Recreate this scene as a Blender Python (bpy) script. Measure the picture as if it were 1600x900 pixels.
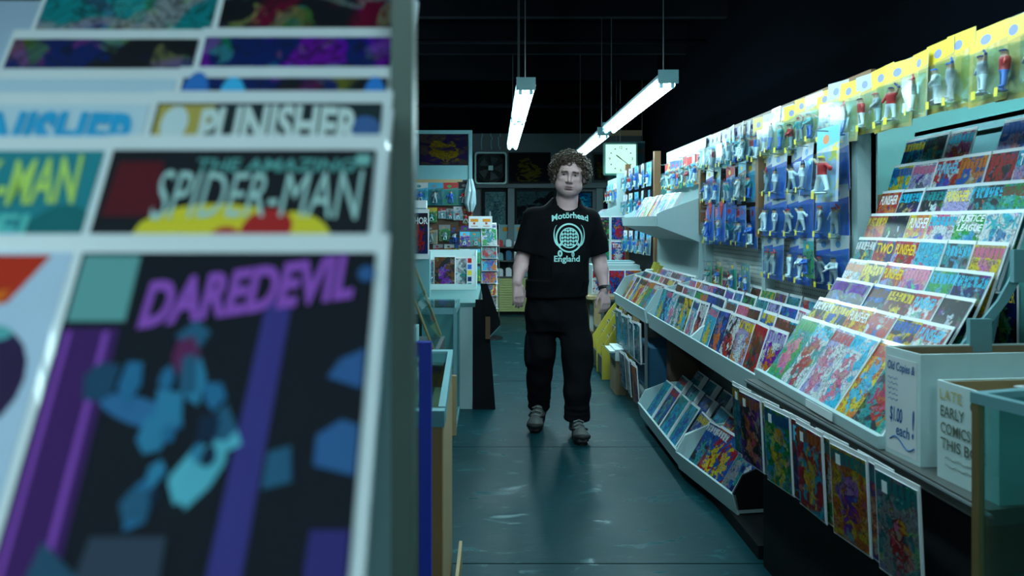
import bpy, math, random
import numpy as np
from mathutils import Vector, Matrix, Euler
from mathutils.bvhtree import BVHTree

for o in list(bpy.data.objects):
    bpy.data.objects.remove(o, do_unlink=True)
scene = bpy.context.scene
COL = scene.collection
random.seed(7)
R = math.radians
PI = math.pi

# ------------------------------------------------------------------ camera
FPX = 1200.0                      # focal length in pixels of a 1600 x 900 frame
cam_d = bpy.data.cameras.new('camera')
cam = bpy.data.objects.new('camera', cam_d)
COL.objects.link(cam)
cam.location = (0, 0, 1.35)
cam.rotation_euler = (R(90), 0, 0)
cam_d.sensor_width = 36.0
cam_d.lens = FPX / 1600 * 36
cam_d.shift_x = 27 / 1600
cam_d.shift_y = -100 / 1600
cam_d.clip_start = 0.02
cam_d.clip_end = 100
cam_d.dof.use_dof = True
cam_d.dof.focus_distance = 4.9
cam_d.dof.aperture_fstop = 4.2
scene.camera = cam

# ------------------------------------------------------------------ world and exposure
world = bpy.data.worlds.new('world')
scene.world = world
world.use_nodes = True
world.node_tree.nodes['Background'].inputs[0].default_value = (0.02, 0.10, 0.13, 1)
world.node_tree.nodes['Background'].inputs[1].default_value = 0.12
scene.view_settings.view_transform = 'Standard'
scene.view_settings.look = 'None'
scene.view_settings.gamma = 1
scene.view_settings.use_curve_mapping = False
scene.view_settings.exposure = 0.0
TUBE_POWER = 50.0                 # emission strength of every fluorescent tube
TUBE_COL = (0.62, 0.93, 1.0)


def at(px, py, Y):
    """world point seen at photo pixel px, py when it stands at depth Y"""
    s = FPX / Y
    return Vector(((px - 773) / s, Y, 1.35 + (350 - py) / s))


# ------------------------------------------------------------------ materials
MATS = {}


def nt(name):
    m = bpy.data.materials.new(name)
    m.use_nodes = True
    t = m.node_tree
    return m, t, t.nodes['Principled BSDF'], t.nodes, t.links


def mat(name, col, rough=0.6, metal=0.0, var=0.12, scale=14.0, bump=0.0, spec=0.5, coat=0.0):
    if name in MATS:
        return MATS[name]
    m, t, b, N, L = nt(name)
    tc = N.new('ShaderNodeTexCoord')
    no = N.new('ShaderNodeTexNoise')
    no.inputs['Scale'].default_value = scale
    no.inputs['Detail'].default_value = 5
    L.new(tc.outputs['Object'], no.inputs['Vector'])
    mx = N.new('ShaderNodeMix'); mx.data_type = 'RGBA'
    c = Vector(col)
    mx.inputs[6].default_value = (*(c * (1 - var)), 1)
    mx.inputs[7].default_value = (*[min(1, v * (1 + var)) for v in c], 1)
    L.new(no.outputs['Fac'], mx.inputs[0])
    L.new(mx.outputs[2], b.inputs['Base Color'])
    b.inputs['Roughness'].default_value = rough
    b.inputs['Metallic'].default_value = metal
    b.inputs['Specular IOR Level'].default_value = spec
    b.inputs['Coat Weight'].default_value = coat
    if bump:
        bp = N.new('ShaderNodeBump')
        bp.inputs['Strength'].default_value = bump
        bp.inputs['Distance'].default_value = 0.01
        L.new(no.outputs['Fac'], bp.inputs['Height'])
        L.new(bp.outputs[0], b.inputs['Normal'])
    MATS[name] = m
    return m


def attr(N, name):
    a = N.new('ShaderNodeAttribute')
    a.attribute_type = 'OBJECT'
    a.attribute_name = name
    return a


def math_node(N, L, op, a, b=None, clamp=False):
    n = N.new('ShaderNodeMath'); n.operation = op; n.use_clamp = clamp
    for i, v in enumerate((a, b)):
        if v is None:
            continue
        if isinstance(v, (int, float)):
            n.inputs[i].default_value = v
        else:
            L.new(v, n.inputs[i])
    return n.outputs[0]


def mixc(N, L, fac, a, b):
    n = N.new('ShaderNodeMix'); n.data_type = 'RGBA'
    for i, v in ((0, fac), (6, a), (7, b)):
        if isinstance(v, (int, float)):
            n.inputs[i].default_value = v
        elif isinstance(v, tuple):
            n.inputs[i].default_value = v
        else:
            L.new(v, n.inputs[i])
    return n.outputs[2]


def make_print():
    """flat print of a cover: object properties ca, cb, cc (colours), ct (title band colour), band, seed"""
    m, t, b, N, L = nt('printed_cover')
    uv = N.new('ShaderNodeTexCoord')
    sep = N.new('ShaderNodeSeparateXYZ'); L.new(uv.outputs['UV'], sep.inputs[0])
    u, v = sep.outputs[0], sep.outputs[1]
    sd = attr(N, 'seed')
    cmb = N.new('ShaderNodeCombineXYZ')
    L.new(u, cmb.inputs[0])
    L.new(math_node(N, L, 'MULTIPLY', v, 1.5), cmb.inputs[1])
    L.new(sd.outputs['Fac'], cmb.inputs[2])
    n1 = N.new('ShaderNodeTexNoise'); n1.inputs['Scale'].default_value = 2.3
    n1.inputs['Detail'].default_value = 1.5; n1.inputs['Distortion'].default_value = 1.2
    L.new(cmb.outputs[0], n1.inputs['Vector'])
    st = math_node(N, L, 'MULTIPLY', math_node(N, L, 'SUBTRACT', n1.outputs['Fac'], 0.47), 18, True)
    base = mixc(N, L, st, attr(N, 'ca').outputs['Color'], attr(N, 'cb').outputs['Color'])
    # central motif
    du = math_node(N, L, 'SUBTRACT', u, 0.5)
    dv = math_node(N, L, 'SUBTRACT', v, 0.38)
    r2 = math_node(N, L, 'ADD', math_node(N, L, 'MULTIPLY', du, du), math_node(N, L, 'MULTIPLY', math_node(N, L, 'MULTIPLY', dv, dv), 0.55))
    n2 = N.new('ShaderNodeTexNoise'); n2.inputs['Scale'].default_value = 4.5
    n2.inputs['Detail'].default_value = 2; n2.inputs['Distortion'].default_value = 0.8
    L.new(cmb.outputs[0], n2.inputs['Vector'])
    mot = math_node(N, L, 'SUBTRACT', math_node(N, L, 'MULTIPLY', math_node(N, L, 'SUBTRACT', n2.outputs['Fac'], 0.38), 0.55), r2)
    mot = math_node(N, L, 'MULTIPLY', mot, 40, True)
    base = mixc(N, L, mot, base, attr(N, 'cc').outputs['Color'])
    # colour patches and ink lines
    vo = N.new('ShaderNodeTexVoronoi'); vo.inputs['Scale'].default_value = 4.5
    L.new(cmb.outputs[0], vo.inputs['Vector'])
    pm = math_node(N, L, 'MULTIPLY', math_node(N, L, 'GREATER_THAN', n2.outputs['Fac'], 0.54), math_node(N, L, 'MULTIPLY', attr(N, 'patch').outputs['Fac'], 0.24))
    base = mixc(N, L, pm, base, vo.outputs['Color'])
    w = N.new('ShaderNodeTexNoise'); w.inputs['Scale'].default_value = 5; w.inputs['Detail'].default_value = 2
    w.inputs['Distortion'].default_value = 2.0
    L.new(cmb.outputs[0], w.inputs['Vector'])
    ink = math_node(N, L, 'ABSOLUTE', math_node(N, L, 'SUBTRACT', w.outputs['Fac'], 0.5))
    ink = math_node(N, L, 'MULTIPLY', math_node(N, L, 'LESS_THAN', ink, 0.03), 0.7)
    base = mixc(N, L, ink, base, (0.012, 0.014, 0.02, 1))
    # title band
    wv = N.new('ShaderNodeTexNoise'); wv.inputs['Scale'].default_value = 3
    L.new(cmb.outputs[0], wv.inputs['Vector'])
    edge = math_node(N, L, 'ADD', v, math_node(N, L, 'MULTIPLY', wv.outputs['Fac'], 0.10))
    zone = math_node(N, L, 'MULTIPLY', math_node(N, L, 'GREATER_THAN', edge, 0.875), math_node(N, L, 'LESS_THAN', v, 0.965))
    cu = math_node(N, L, 'FRACT', math_node(N, L, 'ADD', math_node(N, L, 'MULTIPLY', u, 6.5), math_node(N, L, 'MULTIPLY', w.outputs['Fac'], 0.9)))
    stroke = math_node(N, L, 'MULTIPLY', math_node(N, L, 'GREATER_THAN', cu, 0.22), math_node(N, L, 'GREATER_THAN', w.outputs['Fac'], 0.40))
    bandf = attr(N, 'band').outputs['Fac']
    base = mixc(N, L, math_node(N, L, 'MULTIPLY', math_node(N, L, 'MULTIPLY', zone, bandf), 0.55), base, (0.02, 0.02, 0.03, 1))
    bm = math_node(N, L, 'MULTIPLY', math_node(N, L, 'MULTIPLY', zone, stroke), bandf)
    base = mixc(N, L, bm, base, attr(N, 'ct').outputs['Color'])
    hs = N.new('ShaderNodeHueSaturation'); hs.inputs['Value'].default_value = 0.64; hs.inputs['Saturation'].default_value = 1.2; L.new(base, hs.inputs['Color']); base = hs.outputs[0]
    L.new(base, b.inputs['Base Color'])
    b.inputs['Roughness'].default_value = 0.42
    b.inputs['Coat Weight'].default_value = 0.07
    b.inputs['Coat Roughness'].default_value = 0.15
    b.inputs['Specular IOR Level'].default_value = 0.3
    return m


def make_attr_mat(name, prop='ca', rough=0.5, coat=0.2):
    m, t, b, N, L = nt(name)
    L.new(attr(N, prop).outputs['Color'], b.inputs['Base Color'])
    b.inputs['Roughness'].default_value = rough
    b.inputs['Coat Weight'].default_value = coat
    return m


def make_card():
    m, t, b, N, L = nt('printed_card')
    uv = N.new('ShaderNodeTexCoord')
    sep = N.new('ShaderNodeSeparateXYZ'); L.new(uv.outputs['UV'], sep.inputs[0])
    u, v = sep.outputs[0], sep.outputs[1]
    cmb = N.new('ShaderNodeCombineXYZ'); L.new(u, cmb.inputs[0])
    L.new(math_node(N, L, 'MULTIPLY', v, 1.5), cmb.inputs[1]); L.new(attr(N, 'seed').outputs['Fac'], cmb.inputs[2])
    no = N.new('ShaderNodeTexNoise'); no.inputs['Scale'].default_value = 3.5; no.inputs['Detail'].default_value = 3
    no.inputs['Distortion'].default_value = 1
    L.new(cmb.outputs[0], no.inputs['Vector'])
    f = math_node(N, L, 'MULTIPLY', math_node(N, L, 'SUBTRACT', no.outputs['Fac'], 0.5), 9, True)
    base = mixc(N, L, f, attr(N, 'ca').outputs['Color'], attr(N, 'cc').outputs['Color'])
    slant = math_node(N, L, 'ADD', v, math_node(N, L, 'MULTIPLY', u, -0.08))
    top = math_node(N, L, 'GREATER_THAN', slant, 0.70)
    base = mixc(N, L, top, base, attr(N, 'cb').outputs['Color'])
    # emblem oval in the top zone
    du = math_node(N, L, 'SUBTRACT', u, 0.42); dv = math_node(N, L, 'SUBTRACT', v, 0.84)
    rr = math_node(N, L, 'ADD', math_node(N, L, 'MULTIPLY', du, du), math_node(N, L, 'MULTIPLY', math_node(N, L, 'MULTIPLY', dv, dv), 5))
    ov = math_node(N, L, 'LESS_THAN', rr, 0.020)
    base = mixc(N, L, ov, base, attr(N, 'cd').outputs['Color'])
    L.new(base, b.inputs['Base Color'])
    b.inputs['Roughness'].default_value = 0.4
    b.inputs['Coat Weight'].default_value = 0.3
    return m


def make_figure():
    m, t, b, N, L = nt('painted_figure')
    tc = N.new('ShaderNodeTexCoord')
    sep = N.new('ShaderNodeSeparateXYZ'); L.new(tc.outputs['Object'], sep.inputs[0])
    z = sep.outputs[2]
    c = mixc(N, L, math_node(N, L, 'GREATER_THAN', z, 0.052), attr(N, 'cb').outputs['Color'], attr(N, 'ca').outputs['Color'])
    c = mixc(N, L, math_node(N, L, 'GREATER_THAN', z, 0.088), c, (0.5, 0.3, 0.2, 1))
    c = mixc(N, L, math_node(N, L, 'GREATER_THAN', z, 0.102), c, attr(N, 'cc').outputs['Color'])
    L.new(c, b.inputs['Base Color']); b.inputs['Roughness'].default_value = 0.45
    return m


def make_clear(name, tint=(0.85, 0.97, 1.0), fac=0.12, rough=0.06):
    if name in MATS:
        return MATS[name]
    m = bpy.data.materials.new(name); m.use_nodes = True
    t = m.node_tree; N = t.nodes; L = t.links
    N.remove(N['Principled BSDF'])
    tr = N.new('ShaderNodeBsdfTransparent'); tr.inputs[0].default_value = (*tint, 1)
    gl = N.new('ShaderNodeBsdfGlossy'); gl.inputs['Roughness'].default_value = rough
    gl.inputs[0].default_value = (0.9, 1, 1, 1)
    fr = N.new('ShaderNodeLayerWeight'); fr.inputs[0].default_value = 0.35
    f = math_node(N, L, 'ADD', math_node(N, L, 'MULTIPLY', fr.outputs['Facing'], 0.28), fac, True)
    mx = N.new('ShaderNodeMixShader')
    L.new(f, mx.inputs[0]); L.new(tr.outputs[0], mx.inputs[1]); L.new(gl.outputs[0], mx.inputs[2])
    L.new(mx.outputs[0], N['Material Output'].inputs[0])
    MATS[name] = m
    return m


def make_emit(name, col, strength):
    m = bpy.data.materials.new(name); m.use_nodes = True
    t = m.node_tree; N = t.nodes; L = t.links
    N.remove(N['Principled BSDF'])
    e = N.new('ShaderNodeEmission'); e.inputs[0].default_value = (*col, 1); e.inputs[1].default_value = strength
    L.new(e.outputs[0], N['Material Output'].inputs[0])
    return m


def make_floor():
    m, t, b, N, L = nt('painted_concrete')
    tc = N.new('ShaderNodeTexCoord')
    n1 = N.new('ShaderNodeTexNoise'); n1.inputs['Scale'].default_value = 2.2; n1.inputs['Detail'].default_value = 9
    n1.inputs['Roughness'].default_value = 0.65
    L.new(tc.outputs['Object'], n1.inputs['Vector'])
    mp = N.new('ShaderNodeMapping'); mp.inputs['Scale'].default_value = (1, 2.2, 1)
    L.new(tc.outputs['Object'], mp.inputs[0])
    n2 = N.new('ShaderNodeTexNoise'); n2.inputs['Scale'].default_value = 5; n2.inputs['Detail'].default_value = 8
    n2.inputs['Distortion'].default_value = 0.6
    L.new(mp.outputs[0], n2.inputs['Vector'])
    base = mixc(N, L, n1.outputs['Fac'], (0.001, 0.020, 0.027, 1), (0.004, 0.055, 0.066, 1))
    worn = math_node(N, L, 'MULTIPLY', math_node(N, L, 'SUBTRACT', n2.outputs['Fac'], 0.60), 16, True)
    base = mixc(N, L, math_node(N, L, 'MULTIPLY', worn, 0.35), base, (0.03, 0.17, 0.19, 1))
    L.new(base, b.inputs['Base Color'])
    b.inputs['Specular IOR Level'].default_value = 0.14
    rg = math_node(N, L, 'SUBTRACT', math_node(N, L, 'ADD', math_node(N, L, 'MULTIPLY', n1.outputs['Fac'], 0.35), 0.26), math_node(N, L, 'MULTIPLY', worn, 0.18))
    L.new(rg, b.inputs['Roughness'])
    bp = N.new('ShaderNodeBump'); bp.inputs['Strength'].default_value = 0.25; bp.inputs['Distance'].default_value = 0.01
    L.new(n2.outputs['Fac'], bp.inputs['Height']); L.new(bp.outputs[0], b.inputs['Normal'])
    return m


def make_pegboard():
    m, t, b, N, L = nt('white_pegboard')
    tc = N.new('ShaderNodeTexCoord')
    sep = N.new('ShaderNodeSeparateXYZ'); L.new(tc.outputs['Object'], sep.inputs[0])
    def cell(o):
        f = math_node(N, L, 'FRACT', math_node(N, L, 'MULTIPLY', o, 40))
        d = math_node(N, L, 'SUBTRACT', f, 0.5)
        return math_node(N, L, 'MULTIPLY', d, d)
    rr = math_node(N, L, 'ADD', cell(sep.outputs[1]), cell(sep.outputs[2]))
    hole = math_node(N, L, 'LESS_THAN', rr, 0.035)
    base = mixc(N, L, hole, (0.62, 0.66, 0.62, 1), (0.03, 0.04, 0.04, 1))
    L.new(base, b.inputs['Base Color']); b.inputs['Roughness'].default_value = 0.5
    return m


def make_tint(name, rough, prop='tint', bump=0.0, bscale=60, spec=0.35):
    m, t, b, N, L = nt(name)
    a = N.new('ShaderNodeAttribute'); a.attribute_type = 'GEOMETRY'; a.attribute_name = prop
    L.new(a.outputs['Color'], b.inputs['Base Color'])
    b.inputs['Roughness'].default_value = rough
    b.inputs['Specular IOR Level'].default_value = spec
    if bump:
        tc = N.new('ShaderNodeTexCoord'); no = N.new('ShaderNodeTexNoise'); no.inputs['Scale'].default_value = bscale
        L.new(tc.outputs['Object'], no.inputs['Vector'])
        bp = N.new('ShaderNodeBump'); bp.inputs['Strength'].default_value = bump; bp.inputs['Distance'].default_value = 0.004
        L.new(no.outputs['Fac'], bp.inputs['Height']); L.new(bp.outputs[0], b.inputs['Normal'])
    return m


M_PRINT = make_print()
M_PRINT_MATTE = M_PRINT.copy(); M_PRINT_MATTE.name = 'matte_poster_print'
_b = M_PRINT_MATTE.node_tree.nodes['Principled BSDF']; _b.inputs['Coat Weight'].default_value = 0; _b.inputs['Specular IOR Level'].default_value = 0.08; _b.inputs['Roughness'].default_value = 0.8
M_CARD = make_card()
M_FIG = make_figure()
M_INK = make_attr_mat('lettering_ink', 'ca', 0.6, 0.0)
M_INK.node_tree.nodes['Principled BSDF'].inputs['Specular IOR Level'].default_value = 0.1
M_FLOOR = make_floor()
M_PEG = make_pegboard()
M_CLEAR = make_clear('clear_blister', (0.84, 0.95, 0.98), 0.02, 0.16)
M_GLASS = make_clear('case_glass', (0.72, 0.90, 0.90), 0.05, 0.02)
M_BAG = make_clear('clear_bag', (0.75, 0.9, 0.92), 0.10, 0.15)
M_WHITE = mat('white_laminate', (0.42, 0.58, 0.59), 0.45, var=0.06, scale=90)
M_BOARD = mat('white_backing_board', (0.74, 0.78, 0.80), 0.35, var=0.04, coat=0.3)
M_CARDB = mat('white_cardboard', (0.60, 0.75, 0.75), 0.7, var=0.06, scale=25)
M_KRAFT = mat('brown_cardboard', (0.26, 0.19, 0.11), 0.8, var=0.15, scale=30)
M_WOOD = mat('brown_wood', (0.20, 0.10, 0.045), 0.5, var=0.3, scale=8)
M_TAN = mat('tan_wood', (0.36, 0.26, 0.13), 0.55, var=0.2, scale=9)
M_BLACK = mat('black_board', (0.007, 0.008, 0.010), 0.7, spec=0.2)
M_CEIL = mat('black_ceiling_paint', (0.003, 0.004, 0.006), 0.95, spec=0.0)
M_TEALW = mat('teal_wall_paint', (0.10, 0.36, 0.34), 0.6, var=0.1, scale=3)
M_BACKW = mat('grey_wall_paint', (0.10, 0.125, 0.135), 0.7, var=0.15, scale=2)
M_DARKW = mat('dark_wall_paint', (0.028, 0.045, 0.05), 0.7)
M_TEALM = mat('teal_painted_metal', (0.15, 0.33, 0.36), 0.4, var=0.08)
M_STEEL = mat('grey_metal', (0.30, 0.34, 0.35), 0.35, metal=0.8)
M_BRASS = mat('brass_edge', (0.35, 0.26, 0.12), 0.35, metal=0.7)
M_HOUSE = mat('white_enamel', (0.45, 0.60, 0.64), 0.4)
M_YELL = mat('yellow_card', (0.62, 0.52, 0.06), 0.55)
M_BLUEP = mat('blue_plastic', (0.015, 0.03, 0.42), 0.35)
M_DBLUE = mat('blue_cardboard', (0.02, 0.12, 0.22), 0.6)
M_STICK = mat('yellow_sticker', (0.85, 0.72, 0.06), 0.5)
M_PRICE = mat('white_sticker', (0.7, 0.78, 0.8), 0.5)
M_DTOP = mat('dark_counter_laminate', (0.07, 0.075, 0.07), 0.4, var=0.3, scale=6)
M_TUBE = make_emit('lit_fluorescent_tube', TUBE_COL, TUBE_POWER)


# ------------------------------------------------------------------ mesh helpers
class MB:
    def __init__(s):
        s.v = []; s.f = []; s.m = []

    def add(s, vs, fs, mi=0):
        b = len(s.v); s.v += [tuple(v) for v in vs]
        s.f += [tuple(b + i for i in f) for f in fs]; s.m += [mi] * len(fs)
        return s

    def box(s, lo, hi, mi=0, M=None):
        x0, y0, z0 = lo; x1, y1, z1 = hi
        vs = [Vector(p) for p in ((x0, y0, z0), (x1, y0, z0), (x1, y1, z0), (x0, y1, z0), (x0, y0, z1), (x1, y0, z1), (x1, y1, z1), (x0, y1, z1))]
        if M is not None:
            vs = [M @ v for v in vs]
        return s.add(vs, [(0, 3, 2, 1), (4, 5, 6, 7), (0, 1, 5, 4), (1, 2, 6, 5), (2, 3, 7, 6), (3, 0, 4, 7)], mi)

    def hexa(s, bot, top, mi=0):
        return s.add(list(bot) + list(top), [(0, 3, 2, 1), (4, 5, 6, 7), (0, 1, 5, 4), (1, 2, 6, 5), (2, 3, 7, 6), (3, 0, 4, 7)], mi)

    def prism(s, poly, a0, a1, axis='y', mi=0):
        """poly in the plane across axis: y -> (x, z), x -> (y, z), z -> (x, y)"""
        def p3(p, a):
            return {'y': (p[0], a, p[1]), 'x': (a, p[0], p[1]), 'z': (p[0], p[1], a)}[axis]
        n = len(poly)
        vs = [p3(p, a0) for p in poly] + [p3(p, a1) for p in poly]
        fs = [tuple(range(n)), tuple(range(2 * n - 1, n - 1, -1))]
        fs += [(i, i + n, (i + 1) % n + n, (i + 1) % n) for i in range(n)]
        return s.add(vs, fs, mi)

    def tube(s, pts, rads, n=8, mi=0, cap=True):
        pts = [Vector(p) for p in pts]
        if not isinstance(rads, (list, tuple)):
            rads = [rads] * len(pts)
        rings = []
        up = None
        for i, p in enumerate(pts):
            d = (pts[min(i + 1, len(pts) - 1)] - pts[max(i - 1, 0)]).normalized()
            if up is None:
                up = Vector((0, 0, 1)) if abs(d.z) < 0.9 else Vector((1, 0, 0))
            a = d.cross(up).normalized(); b = a.cross(d).normalized(); up = b
            rings.append([p + (a * math.cos(2 * PI * k / n) + b * math.sin(2 * PI * k / n)) * rads[i] for k in range(n)])
        vs = [v for r in rings for v in r]
        fs = [(i * n + k, i * n + (k + 1) % n, (i + 1) * n + (k + 1) % n, (i + 1) * n + k) for i in range(len(pts) - 1) for k in range(n)]
        if cap:
            fs += [tuple(range(n - 1, -1, -1)), tuple((len(pts) - 1) * n + k for k in range(n))]
        return s.add(vs, fs, mi)

    def mesh(s, name, mats, smooth=False):
        me = bpy.data.meshes.new(name)
        me.from_pydata(s.v, [], s.f)
        for m in (mats if isinstance(mats, (list, tuple)) else [mats]):
            me.materials.append(m)
        if len(s.m):
            me.polygons.foreach_set('material_index', s.m)
        if smooth:
            me.polygons.foreach_set('use_smooth', [True] * len(s.f))
        me.update()
        import bmesh
        bm = bmesh.new(); bm.from_mesh(me)
        bmesh.ops.recalc_face_normals(bm, faces=bm.faces)
        bm.to_mesh(me); bm.free()
        return me

    def build(s, name, mats, parent=None, smooth=False, bevel=0.0):
        o = link(name, s.mesh(name, mats, smooth), parent)
        if bevel:
            md = o.modifiers.new('edge', 'BEVEL'); md.width = bevel; md.segments = 2; md.limit_method = 'ANGLE'
        return o


def link(name, data, parent=None):
    o = bpy.data.objects.new(name, data)
    COL.objects.link(o)
    if parent is not None:
        o.parent = parent
    return o


def tag(o, label, cat, group=None):
    o['label'] = label; o['category'] = cat
    if group:
        o['group'] = group
    return o


def struct(o):
    o['kind'] = 'structure'
    return o


def thing(name, label, cat, loc=(0, 0, 0), rot=(0, 0, 0), group=None):
    o = link(name, None)
    o.location = loc; o.rotation_euler = rot; o.empty_display_size = 0.05
    return tag(o, label, cat, group)


_txt = {}


def text_mesh(s, w, h, shear=0.0, depth=0.0006, arc=0.0, grow=0.0, bold=0.0):
    """lettering fitted into a w x h box centred on the origin, standing in x-z, facing -y"""
    key = (s, w, h, shear, depth, arc, grow, bold)
    if key in _txt:
        return _txt[key]
    cu = bpy.data.curves.new('text', 'FONT')
    cu.body = s; cu.align_x = 'CENTER'; cu.size = 1; cu.shear = shear; cu.extrude = 0.0; cu.resolution_u = 3
    cu.offset = bold
    ob = bpy.data.objects.new('text', cu); COL.objects.link(ob)
    dg = bpy.context.evaluated_depsgraph_get()
    me = bpy.data.meshes.new_from_object(ob.evaluated_get(dg))
    bpy.data.objects.remove(ob); bpy.data.curves.remove(cu)
    co = np.array([v.co[:] for v in me.vertices])
    lo, hi = co.min(0), co.max(0)
    x = (co[:, 0] - lo[0]) / (hi[0] - lo[0]) - 0.5
    z = (co[:, 1] - lo[1]) / (hi[1] - lo[1]) - 0.5
    z2 = z * (1 + grow * (4 * x * x)) + arc * (0.25 - x * x) * 4
    out = np.stack([x * w, np.full_like(x, -depth), z2 * h], 1)
    for v, c in zip(me.vertices, out):
        v.co = c
    me.materials.clear(); me.materials.append(M_INK)
    me.name = 'lettering'
    _txt[key] = me
    return me


ORD = 'first second third fourth fifth sixth seventh eighth ninth tenth eleventh twelfth thirteenth fourteenth fifteenth sixteenth seventeenth eighteenth nineteenth twentieth'.split()
ORD += ['twenty-' + o for o in ORD[:9]] + ['thirtieth'] + ['thirty-' + o for o in ORD[:9]] + ['fortieth']

# shared meshes ------------------------------------------------------------
CW, CH = 0.168, 0.258


def uv_box_mesh(name, w, h, t, mats, z0=0.0):
    """slab standing on z0, front at -y with a 0..1 UV; material 0 front, 1 the rest"""
    me = bpy.data.meshes.new(name)
    x = w / 2
    vs = [(-x, -t / 2, z0), (x, -t / 2, z0), (x, t / 2, z0), (-x, t / 2, z0), (-x, -t / 2, z0 + h), (x, -t / 2, z0 + h), (x, t / 2, z0 + h), (-x, t / 2, z0 + h)]
    fs = [(0, 1, 5, 4), (0, 3, 2, 1), (4, 5, 6, 7), (1, 2, 6, 5), (2, 3, 7, 6), (3, 0, 4, 7)]
    me.from_pydata(vs, [], fs)
    for m in mats:
        me.materials.append(m)
    me.polygons.foreach_set('material_index', [0] + [len(mats) - 1] * 5)
    ul = me.uv_layers.new(name='UVMap')
    for p in me.polygons:
        for li in p.loop_indices:
            vx = vs[me.loops[li].vertex_index]
            ul.data[li].uv = (vx[0] / w + 0.5, (vx[2] - z0) / h)
    me.update()
    return me


ME_COVER = uv_box_mesh('cover', CW, CH, 0.003, [M_PRINT, M_BOARD], 0.006)
ME_POSTER = uv_box_mesh('poster_print', CW, CH, 0.003, [M_PRINT_MATTE, M_BLACK], 0.006)
ME_BOARD = MB().box((-0.0905, 0.0015, 0), (0.0905, 0.0045, 0.278)).mesh('backing_board', M_BOARD)
ME_PACKB = MB().box((-0.0905, 0.0015, 0), (0.0905, 0.030, 0.272)).mesh('pack_body', M_BOARD)
ME_STICK = MB().box((-0.011, -0.0025, 0), (0.011, -0.0018, 0.03)).mesh('price_sticker', M_PRICE)

BLK = (0.010, 0.011, 0.016); WHT = (0.80, 0.84, 0.86); RED = (0.55, 0.02, 0.02); ORG = (0.75, 0.20, 0.02)
YEL = (0.85, 0.62, 0.04); GRN = (0.05, 0.38, 0.10); TEA = (0.05, 0.32, 0.34); CYA = (0.10, 0.55, 0.80)
BLU = (0.03, 0.14, 0.55); NAV = (0.015, 0.03, 0.16); PUR = (0.22, 0.05, 0.42); PNK = (0.80, 0.25, 0.38)
BRN = (0.18, 0.07, 0.03); GRY = (0.35, 0.38, 0.40); LIL = (0.50, 0.45, 0.75); TAN = (0.62, 0.45, 0.24); MAR = (0.20, 0.02, 0.05)
CNAME = {BLK: 'black', WHT: 'white', RED: 'red', ORG: 'orange', YEL: 'yellow', GRN: 'green', TEA: 'teal', CYA: 'light blue', BLU: 'blue', NAV: 'navy',
         PUR: 'purple', PNK: 'pink', BRN: 'brown', GRY: 'grey', LIL: 'lilac', TAN: 'tan', MAR: 'maroon'}
PAL = [BLK, WHT, RED, ORG, YEL, GRN, TEA, CYA, BLU, NAV, PUR, PNK, BRN, LIL]


def comic(label, group, pos, theta, lean, cols, title=None, tcol=None, band=0, roll=0.0, scale=1.0, board=True, sticker=False,
          name='comic_book', seed=None, tbox=(0.145, 0.05), tz=0.222, shear=0.0, arc=0.0, pack=False, tband=None):
    """a bagged comic standing on pos, front towards theta (-90 deg = towards -x), leaning back"""
    t = thing(name, label, 'comic', pos, (-lean, roll, theta), group)
    t.scale = (scale,) * 3
    if pack:
        link('pack_body', ME_PACKB, t)
    elif board:
        link('backing_board', ME_BOARD, t)
    c = link('cover', ME_COVER, t)
    c['ca'], c['cb'], c['cc'] = cols
    c['ct'] = tband or tcol or cols[1]; c['band'] = float(band); c['patch'] = 1.0
    c['seed'] = float(seed if seed is not None else random.uniform(0, 60))
    if title:
        l = link('title_lettering', text_mesh(title, tbox[0], tbox[1], shear, 0.0022, arc, 0.0, 0.015), c)
        l.location.z = tz
        l['ca'] = tcol or WHT
    if sticker:
        s = link('price_sticker', ME_STICK, c); s.location = (-0.045, 0, 0.215)
    return t


def cname(c):
    return CNAME.get(c, 'coloured')


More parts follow.
